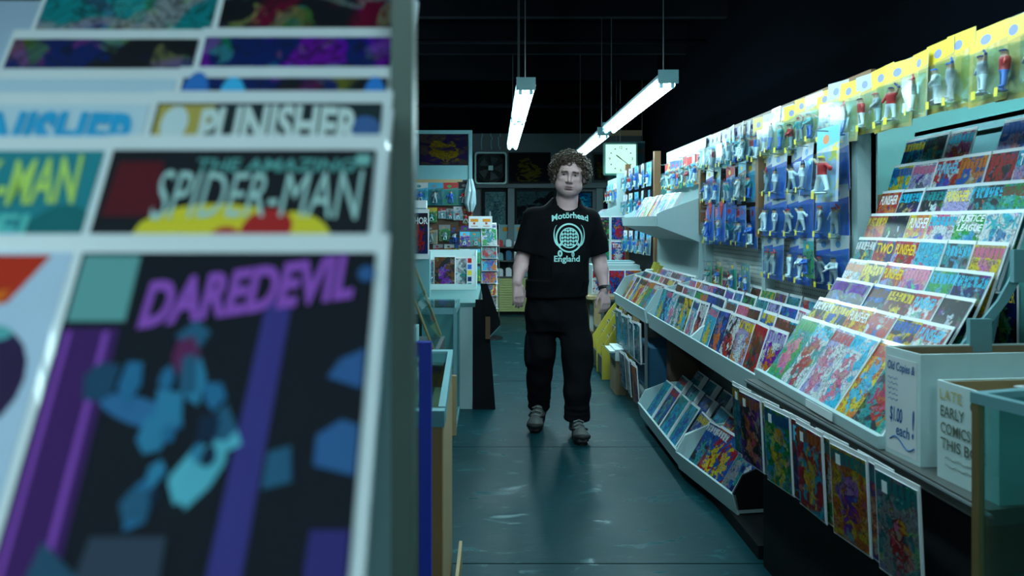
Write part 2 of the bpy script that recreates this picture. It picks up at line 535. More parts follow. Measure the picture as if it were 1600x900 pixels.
# ------------------------------------------------------------------ SDF modelling (surface nets)
class SDF:
    def __init__(s, lo, hi, h):
        s.lo = np.array(lo, float); s.h = h
        s.n = np.ceil((np.array(hi) - s.lo) / h).astype(int) + 1
        s.a = np.full(s.n, 1.0, np.float32)

    def sub(s, lo, hi):
        i0 = np.clip(np.floor((np.array(lo) - s.lo) / s.h).astype(int), 0, s.n - 1)
        i1 = np.clip(np.ceil((np.array(hi) - s.lo) / s.h).astype(int) + 1, 1, s.n)
        if (i1 <= i0).any():
            return None
        ax = [s.lo[k] + s.h * np.arange(i0[k], i1[k], dtype=np.float32) for k in range(3)]
        return (slice(i0[0], i1[0]), slice(i0[1], i1[1]), slice(i0[2], i1[2])), ax[0][:, None, None], ax[1][None, :, None], ax[2][None, None, :]

    def put(s, sl, d, k, op='add'):
        a = s.a[sl]
        d = d.astype(np.float32)
        if op == 'add':
            hh = np.clip(0.5 + 0.5 * (a - d) / k, 0, 1)
            s.a[sl] = a * (1 - hh) + d * hh - k * hh * (1 - hh)
        elif op == 'cut':
            d = -d
            hh = np.clip(0.5 - 0.5 * (a - d) / k, 0, 1)
            s.a[sl] = a * (1 - hh) + d * hh + k * hh * (1 - hh)

    def cap(s, a, b, ra, rb=None, k=0.015, op='add', sq=None):
        rb = ra if rb is None else rb
        a = np.array(a, float); b = np.array(b, float)
        m = max(ra, rb) + k * 2 + 0.03
        r = s.sub(np.minimum(a, b) - m, np.maximum(a, b) + m)
        if r is None:
            return
        sl, x, y, z = r
        d = b - a; dd = max(float(d @ d), 1e-9)
        t = np.clip(((x - a[0]) * d[0] + (y - a[1]) * d[1] + (z - a[2]) * d[2]) / dd, 0, 1)
        q = np.sqrt((x - a[0] - t * d[0]) ** 2 + (y - a[1] - t * d[1]) ** 2 + (z - a[2] - t * d[2]) ** 2)
        s.put(sl, q - (ra + (rb - ra) * t), k, op)

    def ell(s, c, r, k=0.015, op='add', rot=None):
        c = np.array(c, float); r = np.array(r, float)
        m = r.max() + k * 2 + 0.03
        g = s.sub(c - m, c + m)
        if g is None:
            return
        sl, x, y, z = g
        X, Y, Z = x - c[0], y - c[1], z - c[2]
        if rot is not None:
            Q = np.array(rot.to_3x3())   # columns: local axes
            X, Y, Z = (X * Q[0, 0] + Y * Q[1, 0] + Z * Q[2, 0], X * Q[0, 1] + Y * Q[1, 1] + Z * Q[2, 1], X * Q[0, 2] + Y * Q[1, 2] + Z * Q[2, 2])
        k0 = np.sqrt((X / r[0]) ** 2 + (Y / r[1]) ** 2 + (Z / r[2]) ** 2)
        k1 = np.sqrt((X / r[0] ** 2) ** 2 + (Y / r[1] ** 2) ** 2 + (Z / r[2] ** 2) ** 2)
        s.put(sl, k0 * (k0 - 1) / np.maximum(k1, 1e-6), k, op)

    def loft(s, secs, k=0.015, p=2.0):
        """secs: list of (z, cx, cy, rx, ry)"""
        S = np.array(sorted(secs))
        m = 0.05
        lo = ((S[:, 1] - S[:, 3]).min() - m, (S[:, 2] - S[:, 4]).min() - m, S[0, 0] - m)
        hi = ((S[:, 1] + S[:, 3]).max() + m, (S[:, 2] + S[:, 4]).max() + m, S[-1, 0] + m)
        sl, x, y, z = s.sub(lo, hi)
        zz = z.ravel()
        g = [np.interp(zz, S[:, 0], S[:, i])[None, None, :] for i in range(1, 5)]
        q = (np.abs((x - g[0]) / g[2]) ** p + np.abs((y - g[1]) / g[3]) ** p) ** (1 / p)
        d = (q - 1) * np.minimum(g[2], g[3])
        dz = np.maximum(S[0, 0] - z, z - S[-1, 0])
        s.put(sl, np.maximum(d, dz), k)

    def clip_plane(s, p, n, k=0.004):
        """keep the side the normal points away from"""
        n = np.array(n, float); n /= np.linalg.norm(n)
        ax = [s.lo[i] + s.h * np.arange(s.n[i], dtype=np.float32) for i in range(3)]
        d = (ax[0][:, None, None] - p[0]) * n[0] + (ax[1][None, :, None] - p[1]) * n[1] + (ax[2][None, None, :] - p[2]) * n[2]
        s.a = np.maximum(s.a, d.astype(np.float32))

    def noise(s, amp, freqs, seed=0, zlim=None):
        rng = np.random.RandomState(seed)
        ax = [s.lo[i] + s.h * np.arange(s.n[i], dtype=np.float32) for i in range(3)]
        tot = np.zeros(s.n, np.float32)
        for f in freqs:
            w = rng.normal(size=3) * np.array(f)
            ph = rng.uniform(0, 6.28)
            tot += np.sin(ax[0][:, None, None] * w[0] + ax[1][None, :, None] * w[1] + ax[2][None, None, :] * w[2] + ph)
        s.a += tot * amp / max(1, math.sqrt(len(freqs)))

    def mesh(s, name, mats, smooth_iter=1):
        a = s.a
        ins = a < 0
        cnt = np.zeros(np.array(a.shape) - 1, np.int8)
        offs = [(i, j, k) for i in (0, 1) for j in (0, 1) for k in (0, 1)]
        nx, ny, nz = cnt.shape
        for o in offs:
            cnt += ins[o[0]:o[0] + nx, o[1]:o[1] + ny, o[2]:o[2] + nz]
        act = np.argwhere((cnt > 0) & (cnt < 8))
        idx = np.full(cnt.shape, -1, np.int32)
        idx[act[:, 0], act[:, 1], act[:, 2]] = np.arange(len(act))
        vals = np.stack([a[act[:, 0] + o[0], act[:, 1] + o[1], act[:, 2] + o[2]] for o in offs], 1)
        O = np.array(offs, float)
        pos = np.zeros((len(act), 3)); num = np.zeros(len(act))
        for i in range(8):
            for j in range(i + 1, 8):
                if np.abs(O[i] - O[j]).sum() != 1:
                    continue
                cr = (vals[:, i] < 0) != (vals[:, j] < 0)
                t = np.where(cr, vals[:, i] / np.where(cr, vals[:, i] - vals[:, j], 1), 0)
                pos += np.where(cr[:, None], O[i] + t[:, None] * (O[j] - O[i]), 0); num += cr
        pos = (pos / num[:, None] + act) * s.h + s.lo
        quads = []
        for ax in range(3):
            u, v = (ax + 1) % 3, (ax + 2) % 3
            A = ins; B = np.roll(ins, -1, ax)
            ch = np.argwhere(A != B)
            ok = (ch[:, ax] < a.shape[ax] - 1) & (ch[:, u] > 0) & (ch[:, v] > 0) & (ch[:, u] < a.shape[u] - 1) & (ch[:, v] < a.shape[v] - 1)
            ch = ch[ok]
            fl = ins[ch[:, 0], ch[:, 1], ch[:, 2]]
            def gi(du, dv):
                c = ch.copy(); c[:, u] -= du; c[:, v] -= dv
                return idx[c[:, 0], c[:, 1], c[:, 2]]
            q = np.stack([gi(1, 1), gi(0, 1), gi(0, 0), gi(1, 0)], 1)
            q[~fl] = q[~fl][:, ::-1]
            quads.append(q)
        q = np.concatenate(quads)
        q = q[(q >= 0).all(1)]
        for _ in range(smooth_iter):
            acc = np.zeros_like(pos); n = np.zeros(len(pos))
            for k in range(4):
                i, j = q[:, k], q[:, (k + 1) % 4]
                np.add.at(acc, i, pos[j]); np.add.at(n, i, 1)
                np.add.at(acc, j, pos[i]); np.add.at(n, j, 1)
            pos = pos * 0.5 + 0.5 * acc / np.maximum(n, 1)[:, None]
        me = bpy.data.meshes.new(name)
        me.from_pydata(pos.tolist(), [], q.tolist())
        for m in (mats if isinstance(mats, (list, tuple)) else [mats]):
            me.materials.append(m)
        me.polygons.foreach_set('use_smooth', [True] * len(q))
        me.update()
        return me, pos

# ================================================================== THE ROOM
BY = 11.8                          # back wall
struct(MB().box((-2.6, -4.1, -0.1), (2.35, BY + 0.1, 0)).build('floor', M_FLOOR))
struct(MB().box((-2.6, -4.1, 3.7), (2.35, BY + 0.1, 3.8)).build('ceiling', M_CEIL))
struct(MB().box((-2.6, BY, 0), (2.35, BY + 0.1, 2.74)).build('wall_back', M_BACKW))
struct(MB().box((-2.6, BY - 0.02, 2.74), (2.35, BY + 0.1, 3.7)).build('wall_back_upper', M_CEIL))
struct(MB().box((2.25, -4.1, 0), (2.35, BY, 2.02)).build('wall_right', M_TEALW))
struct(MB().box((2.25, -4.1, 2.02), (2.35, BY, 3.7)).build('wall_right_upper', M_CEIL))
struct(MB().box((-2.6, -4.1, 0), (-2.5, BY, 3.7)).build('wall_left', M_DARKW))
struct(MB().box((-2.5, -4.1, 0), (2.25, -4.0, 3.7)).build('wall_front', M_DARKW))
M_CRACK = mat('dark_joint', (0.002, 0.008, 0.010), 0.9, spec=0.0)
for y in (3.05, 4.65, 6.6, 8.6):
    struct(MB().box((-2.5, y, 0.0), (2.25, y + 0.006, 0.0006)).build('floor_joint', M_CRACK))
M_JOIST = mat('dark_joist', (0.007, 0.010, 0.015), 0.8, spec=0.1)
for i, y in enumerate((4.2, 5.8, 7.4, 9.0, 10.6)):
    struct(MB().box((-2.5, y, 3.35), (2.25, y + 0.09, 3.7)).build('ceiling_joist', M_JOIST))
struct(MB().tube([(-2.5, 10.9, 3.05), (2.25, 10.9, 3.02)], 0.035).build('trim_1', M_JOIST, smooth=True))
struct(MB().tube([(-2.5, 8.2, 3.3), (2.25, 8.2, 3.3)], 0.028).build('trim_2', M_JOIST, smooth=True))
struct(MB().box((1.75, BY - 0.08, 2.70), (2.25, BY - 0.02, 2.78)).build('trim_3', M_TAN))
struct(MB().box((-0.5, BY - 0.14, 1.90), (2.25, BY, 1.95)).build('trim_4', M_BACKW))
for x in (0.2, 1.0, 1.55):
    struct(MB().box((x, BY - 0.10, 0.4), (x + 0.10, BY, 1.90)).build('trim_5', mat('grey_green_frame', (0.12, 0.17, 0.18), 0.6)))
# right wall metal shelf standard and rails
o = MB().box((2.05, 1.9, 1.775), (2.25, 3.75, 1.795)).box((2.05, 1.9, 1.745), (2.062, 3.75, 1.795)).build('wall_shelf', M_TEALM)
tag(o, 'long teal metal shelf strip fixed high on the teal wall', 'shelf')
o = MB().box((2.225, 2.6, 1.50), (2.25, 4.2, 1.53)).build('wall_rail', M_TAN)
tag(o, 'thin tan wooden rail screwed along the teal wall', 'rail')
o = MB().box((2.215, 3.95, 1.56), (2.25, 4.0, 1.80)).build('wall_batten', M_TAN)
tag(o, 'short upright tan batten on the teal wall', 'batten')
for k in range(3):
    o = MB().box((1.95, 3.35 + 0.26 * k, 0.9 + 0.15 * k), (2.2, 3.58 + 0.26 * k, 1.18 + 0.16 * k)).build('storage_carton', M_KRAFT, bevel=0.004)
    tag(o, '%s brown storage carton behind the pegboard against the teal wall' % ('low', 'middle', 'tall')[k], 'box', 'cartons behind the pegboard')
    o2 = MB().box((1.95, 3.35 + 0.26 * k, 0), (2.2, 3.58 + 0.26 * k, 0.899 + 0.15 * k)).build('carton_stand', M_BLACK)
    tag(o2, 'black stand under the %s brown carton at the teal wall' % ('low', 'middle', 'tall')[k], 'stand', 'stands behind the pegboard')


# ------------------------------------------------------------------ fluorescent fixtures
def lamp(x, y0, y1, z, label, hang=True):
    t = thing('fluorescent_light', label, 'lamp', (x, (y0 + y1) / 2, z), group='fluorescent lights under the black ceiling')
    h = (y1 - y0) / 2
    prof = [(-0.055, 0.022), (0.055, 0.022), (0.07, 0.035), (0.035, 0.085), (-0.035, 0.085), (-0.07, 0.035)]
    hs = MB().prism(prof, -h, h).build('housing', M_HOUSE, t)
    for sx in (-1, 1):
        MB().tube([(sx * 0.037, -h + 0.05, 0), (sx * 0.037, h - 0.05, 0)], 0.019, 12).build('tube', M_TUBE, t, smooth=True)
        for sy in (-1, 1):
            MB().box((sx * 0.037 - 0.012, sy * (h - 0.045) - 0.008, -0.024), (sx * 0.037 + 0.012, sy * (h - 0.045) + 0.008, 0.024)).build('lamp_holder', M_HOUSE, hs)
    for sy in (-1, 1):
        MB().box((-0.066, sy * h - 0.006, 0.0), (0.066, sy * h + 0.006, 0.088)).build('end_cap', M_TEALM, t)
        MB().tube([(0, sy * (h - 0.15), 0.085), (0, sy * (h - 0.15), 3.69 - z)], 0.004, 5).build('hanger_chain', M_STEEL, t)
    return t


lamp(1.135, 5.02, 7.62, 2.27, 'long twin tube light above the man towards the toy pegboards')
lamp(1.135, 8.0, 10.35, 2.27, 'long twin tube light whose far end hides the lit clock')
lamp(0.215, 5.28, 6.88, 2.27, 'short twin tube light over the left counters, nearer of its pair')
lamp(0.215, 6.95, 9.3, 2.27, 'twin tube light hanging before the dark back wall posters')
lamp(1.0, 1.65, 4.15, 2.62, 'added unseen twin tube light above the slanted comic rack and boxes')  # out of view; hung higher and further in to light man and racks
lamp(0.15, 1.75, 4.15, 2.62, 'added unseen twin tube light above the glass topped wooden case')  # also out of view, its place chosen to brighten the man's front
lamp(0.3, -2.6, -0.3, 2.5, 'twin tube light in front of the foreground comic rack')
lamp(-1.2, -2.6, -0.3, 2.5, 'twin tube light over the shop entrance side')
o = MB().tube([(1.135, 7.62, 2.34), (1.135, 8.0, 2.34)], 0.008, 6).build('lamp_conduit', M_HOUSE)
tag(o, 'thin conduit joining the two long tube lights', 'conduit')

# ------------------------------------------------------------------ toy packs
PW, PH = 0.155, 0.225
ME_CARD = uv_box_mesh('card', PW, PH, 0.0014, [M_CARD, M_BOARD], -PH)


def bubble_mesh(w, z0, z1, d):
    m = MB()
    a, b = w / 2, w / 2 - 0.008
    m.hexa([(-a, -0.001, z0), (a, -0.001, z0), (b, -d, z0 + 0.006), (-b, -d, z0 + 0.006)],
           [(-a, -0.001, z1), (a, -0.001, z1), (b, -d, z1 - 0.008), (-b, -d, z1 - 0.008)])
    return m.mesh('bubble', M_CLEAR)


ME_BUB = bubble_mesh(0.125, -0.212, -0.075, 0.042)
ME_BUBS = bubble_mesh(0.06, -0.21, -0.06, 0.03)
ME_STK = MB().box((-0.009, -0.0425, -0.217), (0.009, -0.0415, -0.193)).mesh('sticker', M_STICK)
ME_HOOK = MB().tube([(0, 0.13, -0.012), (0, -0.045, -0.012), (0, -0.05, -0.006)], 0.0022, 5).mesh('peg_hook', M_STEEL)


def figure_mesh(pose):
    s = SDF((-0.05, -0.03, -0.006), (0.06, 0.03, 0.125), 0.0033)
    k = 0.006
    lx = 0.014 + 0.012 * (pose == 1)
    s.cap((-0.009, 0, 0.05), (-lx - 0.004, 0.004, 0.008), 0.009, 0.006, k)
    s.cap((0.009, 0, 0.05), (lx + 0.006, -0.006, 0.008), 0.009, 0.006, k)
    s.ell((-lx - 0.005, -0.003, 0.004), (0.006, 0.010, 0.004), 0.003)
    s.ell((lx + 0.007, -0.012, 0.004), (0.006, 0.010, 0.004), 0.003)
    s.cap((0, 0, 0.052), (0, 0, 0.08), 0.013, 0.015, k)
    s.ell((0.001, -0.002, 0.098), (0.0095, 0.0105, 0.012), 0.004)
    s.ell((0.001, -0.008, 0.104), (0.009, 0.010, 0.004), 0.003)
    if pose == 0:
        s.cap((-0.016, 0, 0.084), (-0.03, -0.012, 0.066), 0.006, 0.005, 0.004); s.cap((-0.03, -0.012, 0.066), (-0.014, -0.018, 0.06), 0.005, 0.004, 0.004)
        s.cap((0.016, 0, 0.084), (0.026, -0.012, 0.068), 0.006, 0.005, 0.004); s.cap((0.026, -0.012, 0.068), (-0.01, -0.018, 0.062), 0.005, 0.004, 0.004)
        s.cap((-0.012, -0.018, 0.062), (-0.046, -0.012, 0.046), 0.0035, 0.005, 0.002)
    elif pose == 1:
        s.cap((-0.016, 0, 0.084), (-0.036, 0, 0.10), 0.006, 0.005, 0.004)
        s.cap((0.016, 0, 0.084), (0.036, -0.006, 0.072), 0.006, 0.005, 0.004); s.ell((0.042, -0.008, 0.07), (0.009, 0.005, 0.009), 0.003)
    else:
        s.cap((-0.016, 0, 0.084), (-0.024, -0.008, 0.06), 0.006, 0.005, 0.004)
        s.cap((0.016, 0, 0.084), (0.03, -0.006, 0.106), 0.006, 0.005, 0.004); s.cap((0.03, -0.006, 0.106), (0.012, -0.004, 0.12), 0.0035, 0.004, 0.002)
    s.ell((0, -0.004, -0.002), (0.032, 0.017, 0.003), 0.002)
    return s.mesh('figure', M_FIG, 1)[0]


ME_FIGS = [figure_mesh(i) for i in range(3)]
CREAM = (0.55, 0.40, 0.12)
CWH = (0.50, 0.56, 0.60)


def toy(label, group, pos, theta, cols, fig=None, scale=1.0, big=True, hook=True, tilt=0.0, sticker=True, name='toy_pack'):
    """blister card hanging from pos (top centre of the card)"""
    t = thing(name, label, 'toy', pos, (R(random.uniform(-4, 2)), tilt, theta), group)
    t.scale = (scale,) * 3
    c = link('card', ME_CARD, t)
    c['ca'], c['cb'], c['cc'], c['cd'] = cols; c['seed'] = random.uniform(0, 50)
    bu = link('bubble', ME_BUB if big else ME_BUBS, t)
    f = link('figure', random.choice(ME_FIGS), t)
    f.location = (random.uniform(-0.012, 0.012), -0.020, -0.197)
    f.rotation_euler.z = R(random.uniform(-25, 25))
    fc = fig or (random.choice([WHT, GRY, RED, BLU, TEA]), random.choice([WHT, GRY, WHT, BLU]), random.choice([NAV, RED, BLK, BLU]))
    f['ca'], f['cb'], f['cc'] = fc
    if sticker:
        link('sticker', ME_STK, bu)
    if hook:
        link('peg_hook', ME_HOOK, t)
    return t


# ================================================================== RIGHT HAND SHELVING
XB = 1.50                          # pegboard plane
LIPX = 1.07
YA0, YA1, YB1, YC1 = 3.07, 4.17, 5.33, 6.70
WP = 0.025


def section_unit(name, label, y0, y1, posts=True):
    t = thing(name, label, 'shelving', (XB, (y0 + y1) / 2, 0), group='pegboard shelving along the aisle')
    yc = (y0 + y1) / 2
    def L(m):   # shift into the unit's frame
        m.v = [(v[0] - XB, v[1] - yc, v[2]) for v in m.v]
        return m
    return t, L


# --- units A and B: pegboard, sloping comic tray, floor tray
for (nm, y0, y1) in (('near', YA0, YA1), ('middle', YA1, YB1)):
    t, L = section_unit('pegboard_unit', 'white pegboard shelving unit with %s' % ('blue sports cards and an end by the slanted rack' if nm == 'near' else 'mixed toy packs beside the stepped white end panel'), y0, y1)
    L(MB().box((XB + 0.004, y0, 0.55), (XB + 0.024, y1, 1.30))).build('pegboard', M_PEG, t)
    L(MB().box((XB + 0.004, y0, 1.301), (XB + 0.024, y1, 1.97))).build('hardboard_panel', M_WOOD, t)
    L(MB().box((XB - 0.085, y1 - 0.045, 1.28), (XB + 0.0035, y1 - 0.001, 1.72))).build('wooden_post', M_WOOD, t)
    L(MB().box((XB - 0.05, y1 - 0.05, 0.62), (XB + 0.03, y1, 1.279))).build('upright', M_WHITE, t)
    if nm == 'near':
        L(MB().box((XB - 0.05, y0 - 0.0, 0.62), (XB + 0.03, y0 + 0.05, 1.80))).build('upright', M_WHITE, t)
    else:
        L(MB().box((XB - 0.012, y0 + 0.05, 0.98), (XB + 0.0, y1 - 0.05, 1.0))).build('rail', M_WHITE, t)
    # comic tray
    L(MB().box((LIPX + 0.012, y0, 0.635), (XB + 0.004, y1, 0.65))).build('tray_floor', M_WHITE, t)
    L(MB().hexa([(LIPX, y0, 0.635), (LIPX + 0.014, y0, 0.635), (LIPX + 0.014, y1, 0.635), (LIPX, y1, 0.635)],
                [(LIPX - 0.012, y0, 0.735), (LIPX, y0, 0.735), (LIPX, y1, 0.735), (LIPX - 0.012, y1, 0.735)])).build('tray_lip', M_WHITE, t)
    for k in range(1, 4):
        L(MB().box((LIPX + 0.012 + 0.095 * k - 0.035, y0 + 0.012, 0.651), (LIPX + 0.095 * k + 0.045, y1 - 0.012, 0.651 + 0.03 * k))).build('step', M_WHITE, t)
    for ye in (y0, y1 - 0.012):
        L(MB().prism([(LIPX + 0.001, 0.651), (LIPX - 0.009, 0.735), (LIPX + 0.05, 0.79), (LIPX + 0.16, 0.84), (XB, 0.87), (XB, 0.651)], ye, ye + 0.012)).build('side_panel', M_WHITE, t)
    if nm == 'near':
        L(MB().box((1.36, y0 + 0.05, 0.06), (1.38, y1 - 0.05, 0.634))).build('lower_back_panel', M_DTOP, t)
    else:
        L(MB().box((1.40, y0, 0.06), (1.42, y1, 0.634))).build('lower_back_panel', M_DTOP, t)
    L(MB().box((1.30, y0 + 0.001, 0.06), (1.42, y0 + 0.02, 0.634))).build('leg_panel', M_WHITE, t)
    L(MB().box((1.06, y0 + 0.02, 0.0), (1.45, y1 - 0.01, 0.055))).build('plinth', M_BLACK, t)

# --- unit C: stepped end panels with two trays
PROF = [(1.50, 1.56), (1.16, 1.44), (1.125, 1.42), (1.13, 1.335), (1.42, 1.225), (1.413, 0.98), (1.355, 0.954), (1.13, 0.892), (1.05, 0.76), (1.065, 0.69), (1.50, 0.66)]
t, L = section_unit('tray_unit', 'white stepped shelving unit with an upper and a lower comic tray', YB1, YC1)
for ye in (YB1 + 0.003, YC1 - 0.02):
    L(MB().prism(PROF, ye, ye + 0.018)).build('end_panel', M_WHITE, t)
L(MB().box((XB - 0.0, YB1, 0.2), (XB + 0.02, YC1, 1.97))).build('back_panel', M_WHITE, t)
L(MB().hexa([(1.13, YB1 + 0.021, 1.335), (1.42, YB1 + 0.021, 1.225), (1.42, YC1 - 0.02, 1.225), (1.13, YC1 - 0.02, 1.335)],
            [(1.13, YB1 + 0.021, 1.347), (1.42, YB1 + 0.021, 1.237), (1.42, YC1 - 0.02, 1.237), (1.13, YC1 - 0.02, 1.347)])).build('upper_tray_floor', M_WHITE, t)
L(MB().hexa([(1.118, YB1 + 0.003, 1.335), (1.13, YB1 + 0.003, 1.335), (1.13, YC1, 1.335), (1.118, YC1, 1.335)],
            [(1.108, YB1 + 0.003, 1.405), (1.12, YB1 + 0.003, 1.405), (1.12, YC1, 1.405), (1.108, YC1, 1.405)])).build('upper_tray_lip', M_WHITE, t)
L(MB().box((1.42, YB1 + 0.021, 0.66), (1.43, YC1 - 0.02, 1.24))).build('inner_back', M_WHITE, t)
L(MB().box((1.065, YB1 + 0.021, 0.66), (1.42, YC1 - 0.02, 0.675))).build('lower_tray_floor', M_WHITE, t)
L(MB().hexa([(1.053, YB1 + 0.003, 0.66), (1.065, YB1 + 0.003, 0.66), (1.065, YC1, 0.66), (1.053, YC1, 0.66)],
            [(1.035, YB1 + 0.003, 0.755), (1.047, YB1 + 0.003, 0.755), (1.047, YC1, 0.755), (1.035, YC1, 0.755)])).build('lower_tray_lip', M_WHITE, t)
L(MB().box((1.36, YB1, 0.0), (1.48, YC1, 0.658))).build('base', M_BLACK, t)

# ---- toys on the pegboards
TH = R(-90)
BLUE = (0.02, 0.10, 0.50)
# header row on a bar, from the stepped unit to beyond the near rack
o = MB().tube([(1.462, 5.28, 1.93), (1.462, 1.75, 1.93)], 0.005, 6).build('hanging_bar', M_STEEL)
tag(o, 'long steel bar carrying the top row of carded figures', 'bar')
o = thing('bar_bracket', 'wall bracket holding the near end of the toy bar', 'bracket', (1.47, 1.9, 1.935))
MB().tube([(0, 0, 0), (0.78, 0, 0)], 0.008, 6).build('arm', M_STEEL, o)
MB().tube([(0.3, 0, 0), (0.78, 0, 0.25)], 0.006, 6).build('brace', M_STEEL, o)
y = 5.24; i = 0
while y > 1.85:
    far = y > 4.2
    if far:
        ca = random.choice([(0.20, 0.35, 0.55), CWH, CYA, BLU, (0.5, 0.55, 0.5)]); cb = random.choice([CWH, CWH, LIL, (0.7, 0.75, 0.5)]); cc = random.choice([GRY, CYA, RED, YEL])
    else:
        ca = random.choice([(0.60, 0.42, 0.10), (0.66, 0.46, 0.07), (0.55, 0.45, 0.2)]); cb = random.choice([(0.85, 0.66, 0.06), (0.85, 0.66, 0.06), (0.80, 0.62, 0.10), CWH]); cc = random.choice([(0.7, 0.55, 0.2), CREAM, (0.75, 0.6, 0.3)])
    lab = '%s carded figure from the stepped white panel on the top bar, %s card' % (ORD[i], 'pale' if far else 'yellow')
    toy(lab, 'carded figures on the top bar', (1.44, y, 1.935 + random.uniform(-0.01, 0.012)), TH + R(random.uniform(-14, 10)), (ca, cb, cc, (0.25, 0.3, 0.6) if not far else NAV), scale=random.uniform(0.98, 1.12), hook=False, tilt=R(random.uniform(-3, 3)))
    y -= random.uniform(0.085, 0.11) if far else random.uniform(0.105, 0.135); i += 1
# unit A: blue sports cards
for r, (zt, n) in enumerate(((1.715, 6), (1.515, 6), (1.305, 6))):
    for k in range(n):
        yy = 4.015 - k * 0.168 + random.uniform(-0.012, 0.012)
        dx = 0.014 * (k % 2) + random.uniform(0, 0.008)
        toy('blue sports card with white top, %s from the brown post in the %s row' % (ORD[k], ('upper', 'middle', 'lower')[r]), 'blue sports cards on the pegboard',
            (XB - 0.055 - dx, yy, zt + random.uniform(-0.006, 0.006)), TH + R(random.uniform(-8, 6)), (BLUE, CWH, (0.03, 0.13, 0.42), (0.08, 0.28, 0.60)), fig=random.choice([(WHT, WHT, NAV), (GRY, GRY, RED), (WHT, GRY, BLK)]), scale=1.04)
toy('large pale carded toy hanging over the blue cards beside the end upright', 'blue sports cards on the pegboard', (XB - 0.14, 3.13, 1.745), TH, ((0.45, 0.55, 0.75), CYA, YEL, ORG), fig=(RED, WHT, YEL), scale=1.36)
toy('green strip pack hanging between the lower blue cards', 'blue sports cards on the pegboard', (XB - 0.12, 3.38, 1.275), TH, (GRN, TEA, NAV, YEL), scale=0.72, big=False)
# unit B: mixed toys
rowsB = ((1.705, 9, 0), (1.455, 9, 1), (1.115, 8, 2))
for zt, n, r in rowsB:
    for k in range(n):
        yy = 5.20 - k * (1.0 / n) + random.uniform(-0.015, 0.015)
        if r == 0:
            ca, cb, cc = random.choice([CYA, BLU, (0.3, 0.4, 0.5), BRN]), random.choice([CYA, WHT, RED, TEA]), random.choice([YEL, GRY, RED])
        elif r == 1:
            ca, cb, cc = BLU, random.choice([BLU, BLU, PNK]), random.choice([BLU, CYA])
        else:
            ca, cb, cc = random.choice([TEA, GRN, (0.3, 0.5, 0.5)]), random.choice([TEA, GRY]), random.choice([ORG, GRN, GRY])
        tt = toy('%s toy pack from the stepped panel, %s row of the mixed pegboard' % (ORD[k], ('upper', 'middle', 'lowest')[r]), 'mixed toy packs on the pegboard',
            (XB - 0.055 - 0.022 * (k % 2), yy, zt + random.uniform(-0.01, 0.01)), TH + R(random.uniform(-10, 8)), (ca, cb, cc, RED if r == 1 else YEL), scale=(1.02, 1.05, 0.72)[r], big=(r != 2))
# red and yellow diamond patch on two of the middle row cards
for k, yy in enumerate((4.62, 4.86)):
    m = MB().prism([(-0.028, 0.06), (0.028, 0.06), (0.040, 0.035), (0, -0.045), (-0.040, 0.035)], -0.001, 0.001).mesh('patch', mat('red_print', RED, 0.4))
    q = toy('toy pack with a red and yellow pointed patch, %s of the two' % ('nearer the brown post' if k == 0 else 'nearer the stepped panel'), 'toy packs with pointed patches', (XB - 0.135, yy, 1.47), TH, (BLU, BLU, BLU, YEL), scale=1.0, big=False)
    p = link('patch', m, q); p.location = (0.0, -0.0025, -0.045)
# stepped unit C header cards
for k in range(9):
    yy = 5.50 + k * 0.125
    toy('%s carded toy from the near end panel, above the upper tray' % ORD[k], 'carded toys above the upper tray', (XB - 0.045, yy, 1.86 + random.uniform(-0.01, 0.01)), TH + R(random.uniform(-8, 8)),
        (random.choice([YEL, GRN, CYA, ORG]), random.choice([WHT, RED, BLU, YEL]), random.choice([BLU, WHT, GRN]), RED), scale=1.0)

# ---- section D: toy wall beyond unit C
YD0, YD1 = 7.10, 8.60
t, L = section_unit('toy_wall', 'dark toy wall with brown posts beyond the stepped trays', YD0, YD1)
L(MB().box((XB + 0.004, YD0, 0.0), (XB + 0.024, YD1, 1.96))).build('hardboard_panel', M_BLACK, t)
for ye in (YD0 - 0.05, YD1):
    L(MB().box((XB - 0.035, ye, 0.0), (XB + 0.024, ye + 0.05, 2.02))).build('wooden_post', M_WOOD, t)
for r, (zt, sc) in enumerate(((1.93, 1.0), (1.67, 1.0), (1.28, 1.0))):
    for k in range(9):
        toy('%s small pack from the near brown post, %s row of the dark toy wall' % (ORD[k], ('top', 'second', 'bottom')[r]), 'packs on the dark toy wall',
            (XB - 0.05 - 0.03 * (k % 2), YD0 + 0.12 + k * 0.16, zt), TH + R(random.uniform(-6, 6)), (random.choice([CYA, GRY, BLU]), random.choice([WHT, LIL, CYA]), random.choice([WHT, TEA]), BLU), scale=sc, hook=False)
# ---- section E: end panel with comics stuck on it
t, L = section_unit('far_tray_unit', 'far white shelving unit with comics fixed to its end panel', 8.68, 10.2)
L(MB().prism([(1.50, 1.92), (1.38, 1.92), (1.38, 1.56), (1.16, 1.46), (1.12, 1.38), (1.12, 0.96), (1.50, 0.96)], 8.68, 8.70)).build('end_panel', M_WHITE, t)
L(MB().box((XB, 8.68, 0), (XB + 0.02, 10.2, 1.92))).build('back_panel', M_WHITE, t)
L(MB().box((1.13, 8.71, 1.36), (1.495, 10.2, 1.375))).build('tray_floor', M_WHITE, t)
L(MB().box((1.12, 8.71, 1.36), (1.129, 10.2, 1.43))).build('tray_lip', M_WHITE, t)
L(MB().box((1.2, 8.71, 0), (1.495, 10.2, 0.95))).build('base', M_WHITE, t)
for k in range(6):
    toy('%s carded toy from the end panel on the far tray unit' % ORD[k], 'carded toys on the far tray unit', (XB - 0.05, 8.86 + k * 0.2, 1.84), TH, (random.choice([BLU, ORG, CYA]), random.choice([WHT, CYA]), YEL, RED), hook=False)
